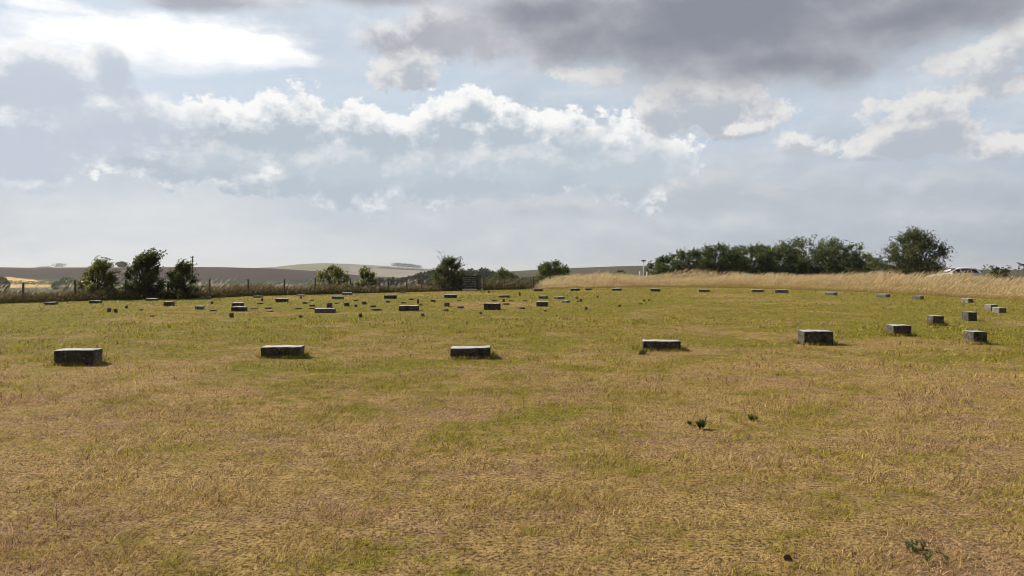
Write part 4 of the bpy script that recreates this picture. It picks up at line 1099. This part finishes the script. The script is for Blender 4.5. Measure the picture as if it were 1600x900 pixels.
canopy('wood', 'pale distant trees behind the dark skyline trees at the far left', [(p, 2500 + r.uniform(-30, 30), 24, 15 * r.uniform(.8, 1)) for p in np.arange(88, 101, 5)], 1.3, 25, WOODC, 160)
canopy('hedge', 'hedgerow across the valley at the foot of the stubble field', [(p, 640 + r.normal(0, 4), 8, r.uniform(2.2, 4.0)) for p in np.arange(-40, 330, 5)], .45, 26, HEDGE, 90)
canopy('hedge', 'hedgerow along the foot of the ploughed hill', [(p, 690 + r.normal(0, 4), 9, r.uniform(2.5, 5)) for p in np.arange(325, 600, 6)], .45, 27, HEDGE, 90)
canopy('hedge', 'dark hedge line on the pale far hill', [(p, 2500 + r.normal(0, 8), 18, r.uniform(3, 6)) for p in np.arange(595, 660, 4)], 1.1, 28, WOODC, 70)
canopy('scrub', 'dark scrub hanging on the near valley slope beyond the fence', [(px_, Y_s, r.uniform(4, 8), r.uniform(2, 4)) for px_, Y_s in zip(r.uniform(300, 620, 46), r.uniform(330, 600, 46))], .4, 29, HEDGE, 110)
canopy('scrub', 'low scrub mixed with brambles along the short fence right of the gate', [(p, eY(p, 3.2) + r.normal(0, .5), r.uniform(.9, 1.5), r.uniform(.7, 1.15)) for p in np.arange(757, 834, 3.2)], .05, 30, [(.085, .085, .03), (.11, .09, .04), (.065, .075, .025)], 240)
def far_tree(label, px, Y, ytop, w, seed, cols, leaf):
    x, y, z = at(px, Y); h = 1.65 + (420 - ytop) * Y / F - z
    root = empty('far_tree', (x, y, z)); tag(root, label, 'tree', 'single trees in the valley and on the ridge')
    r = np.random.default_rng(seed); wd = w * Y / F; n = 1700
    d = r.normal(size=(n, 3)); d /= np.linalg.norm(d, axis=1, keepdims=True); q = r.uniform(.4, 1, (n, 1)) ** .5
    lump = .8 + .35 * vnoise(d[:, 0] * 2.5 + seed, d[:, 2] * 2.5 + d[:, 1], 1.0, seed)[:, None]
    p = d * q * lump * (wd / 2, wd / 2, h * .5) + (0, 0, h * .52)
    V, Q, C = leaf_quads(p, leaf, r, np.array(cols)[r.integers(len(cols), size=n)] * r.uniform(.7, 1.3, (n, 1)))
    V2, Q2 = tubes([(np.array([(0, 0, -.5), (0, 0, h * .3), (.05 * wd, 0, h * .7)]), [.05 * h, .035 * h, .015 * h])] + [(np.array([(0, 0, h * .25), (s * wd * .12, 0, h * .45), (s * wd * .25, 0, h * .6)]), [.02 * h, .015 * h, .008 * h]) for s in (-1, 1)], 6)
    new_obj('trunk', np_mesh('trunk', V2, None, Q2, None, True), m_bark, root); new_obj('crown', np_mesh('crown', V, None, Q, {'tint': C}), m_leaf, root)
far_tree('single dark dome-shaped tree on the skyline between the two left thorn shrubs', 191, 1000, 408.6, 17, 41, WOODC, .7)
far_tree('dark bushy tree in the valley cut by the left border', 3, 430, 433, 26, 42, WOODC, .42)
far_tree('grey-green tree in the valley just left of the leftmost thorn shrub', 104, 480, 432, 30, 43, HEDGE, .42)
far_tree('low dark tree left beside the grey-green valley tree at the end of the stubble field', 88, 520, 440, 16, 44, WOODC, .4)

# ------------------------------------------------------------------ haze
m_haze, nt = new_mat('haze air')
pv = nt.nodes.new('ShaderNodeVolumePrincipled'); pv.inputs['Color'].default_value = (.86, .90, .96, 1); pv.inputs['Density'].default_value = HAZE
pv.inputs['Anisotropy'].default_value = .2
o_ = nt.nodes.new('ShaderNodeOutputMaterial'); nt.links.new(pv.outputs[0], o_.inputs['Volume'])
zlo = min(float(v.z) for v in (ground.matrix_world @ Vector(c) for c in ground.bound_box)) - 1.0
B = 9800.0; ztop = 48.0
V = [(sx * B, sy * B, z) for z in (zlo, ztop) for sy in (-1, 1) for sx in (-1, 1)]
haze = new_obj('haze', np_mesh('haze', np.array(V, float), None, [(0, 2, 3, 1), (4, 5, 7, 6), (0, 1, 5, 4), (2, 6, 7, 3), (0, 4, 6, 2), (1, 3, 7, 5)]), m_haze)
tag(haze, kind='stuff')
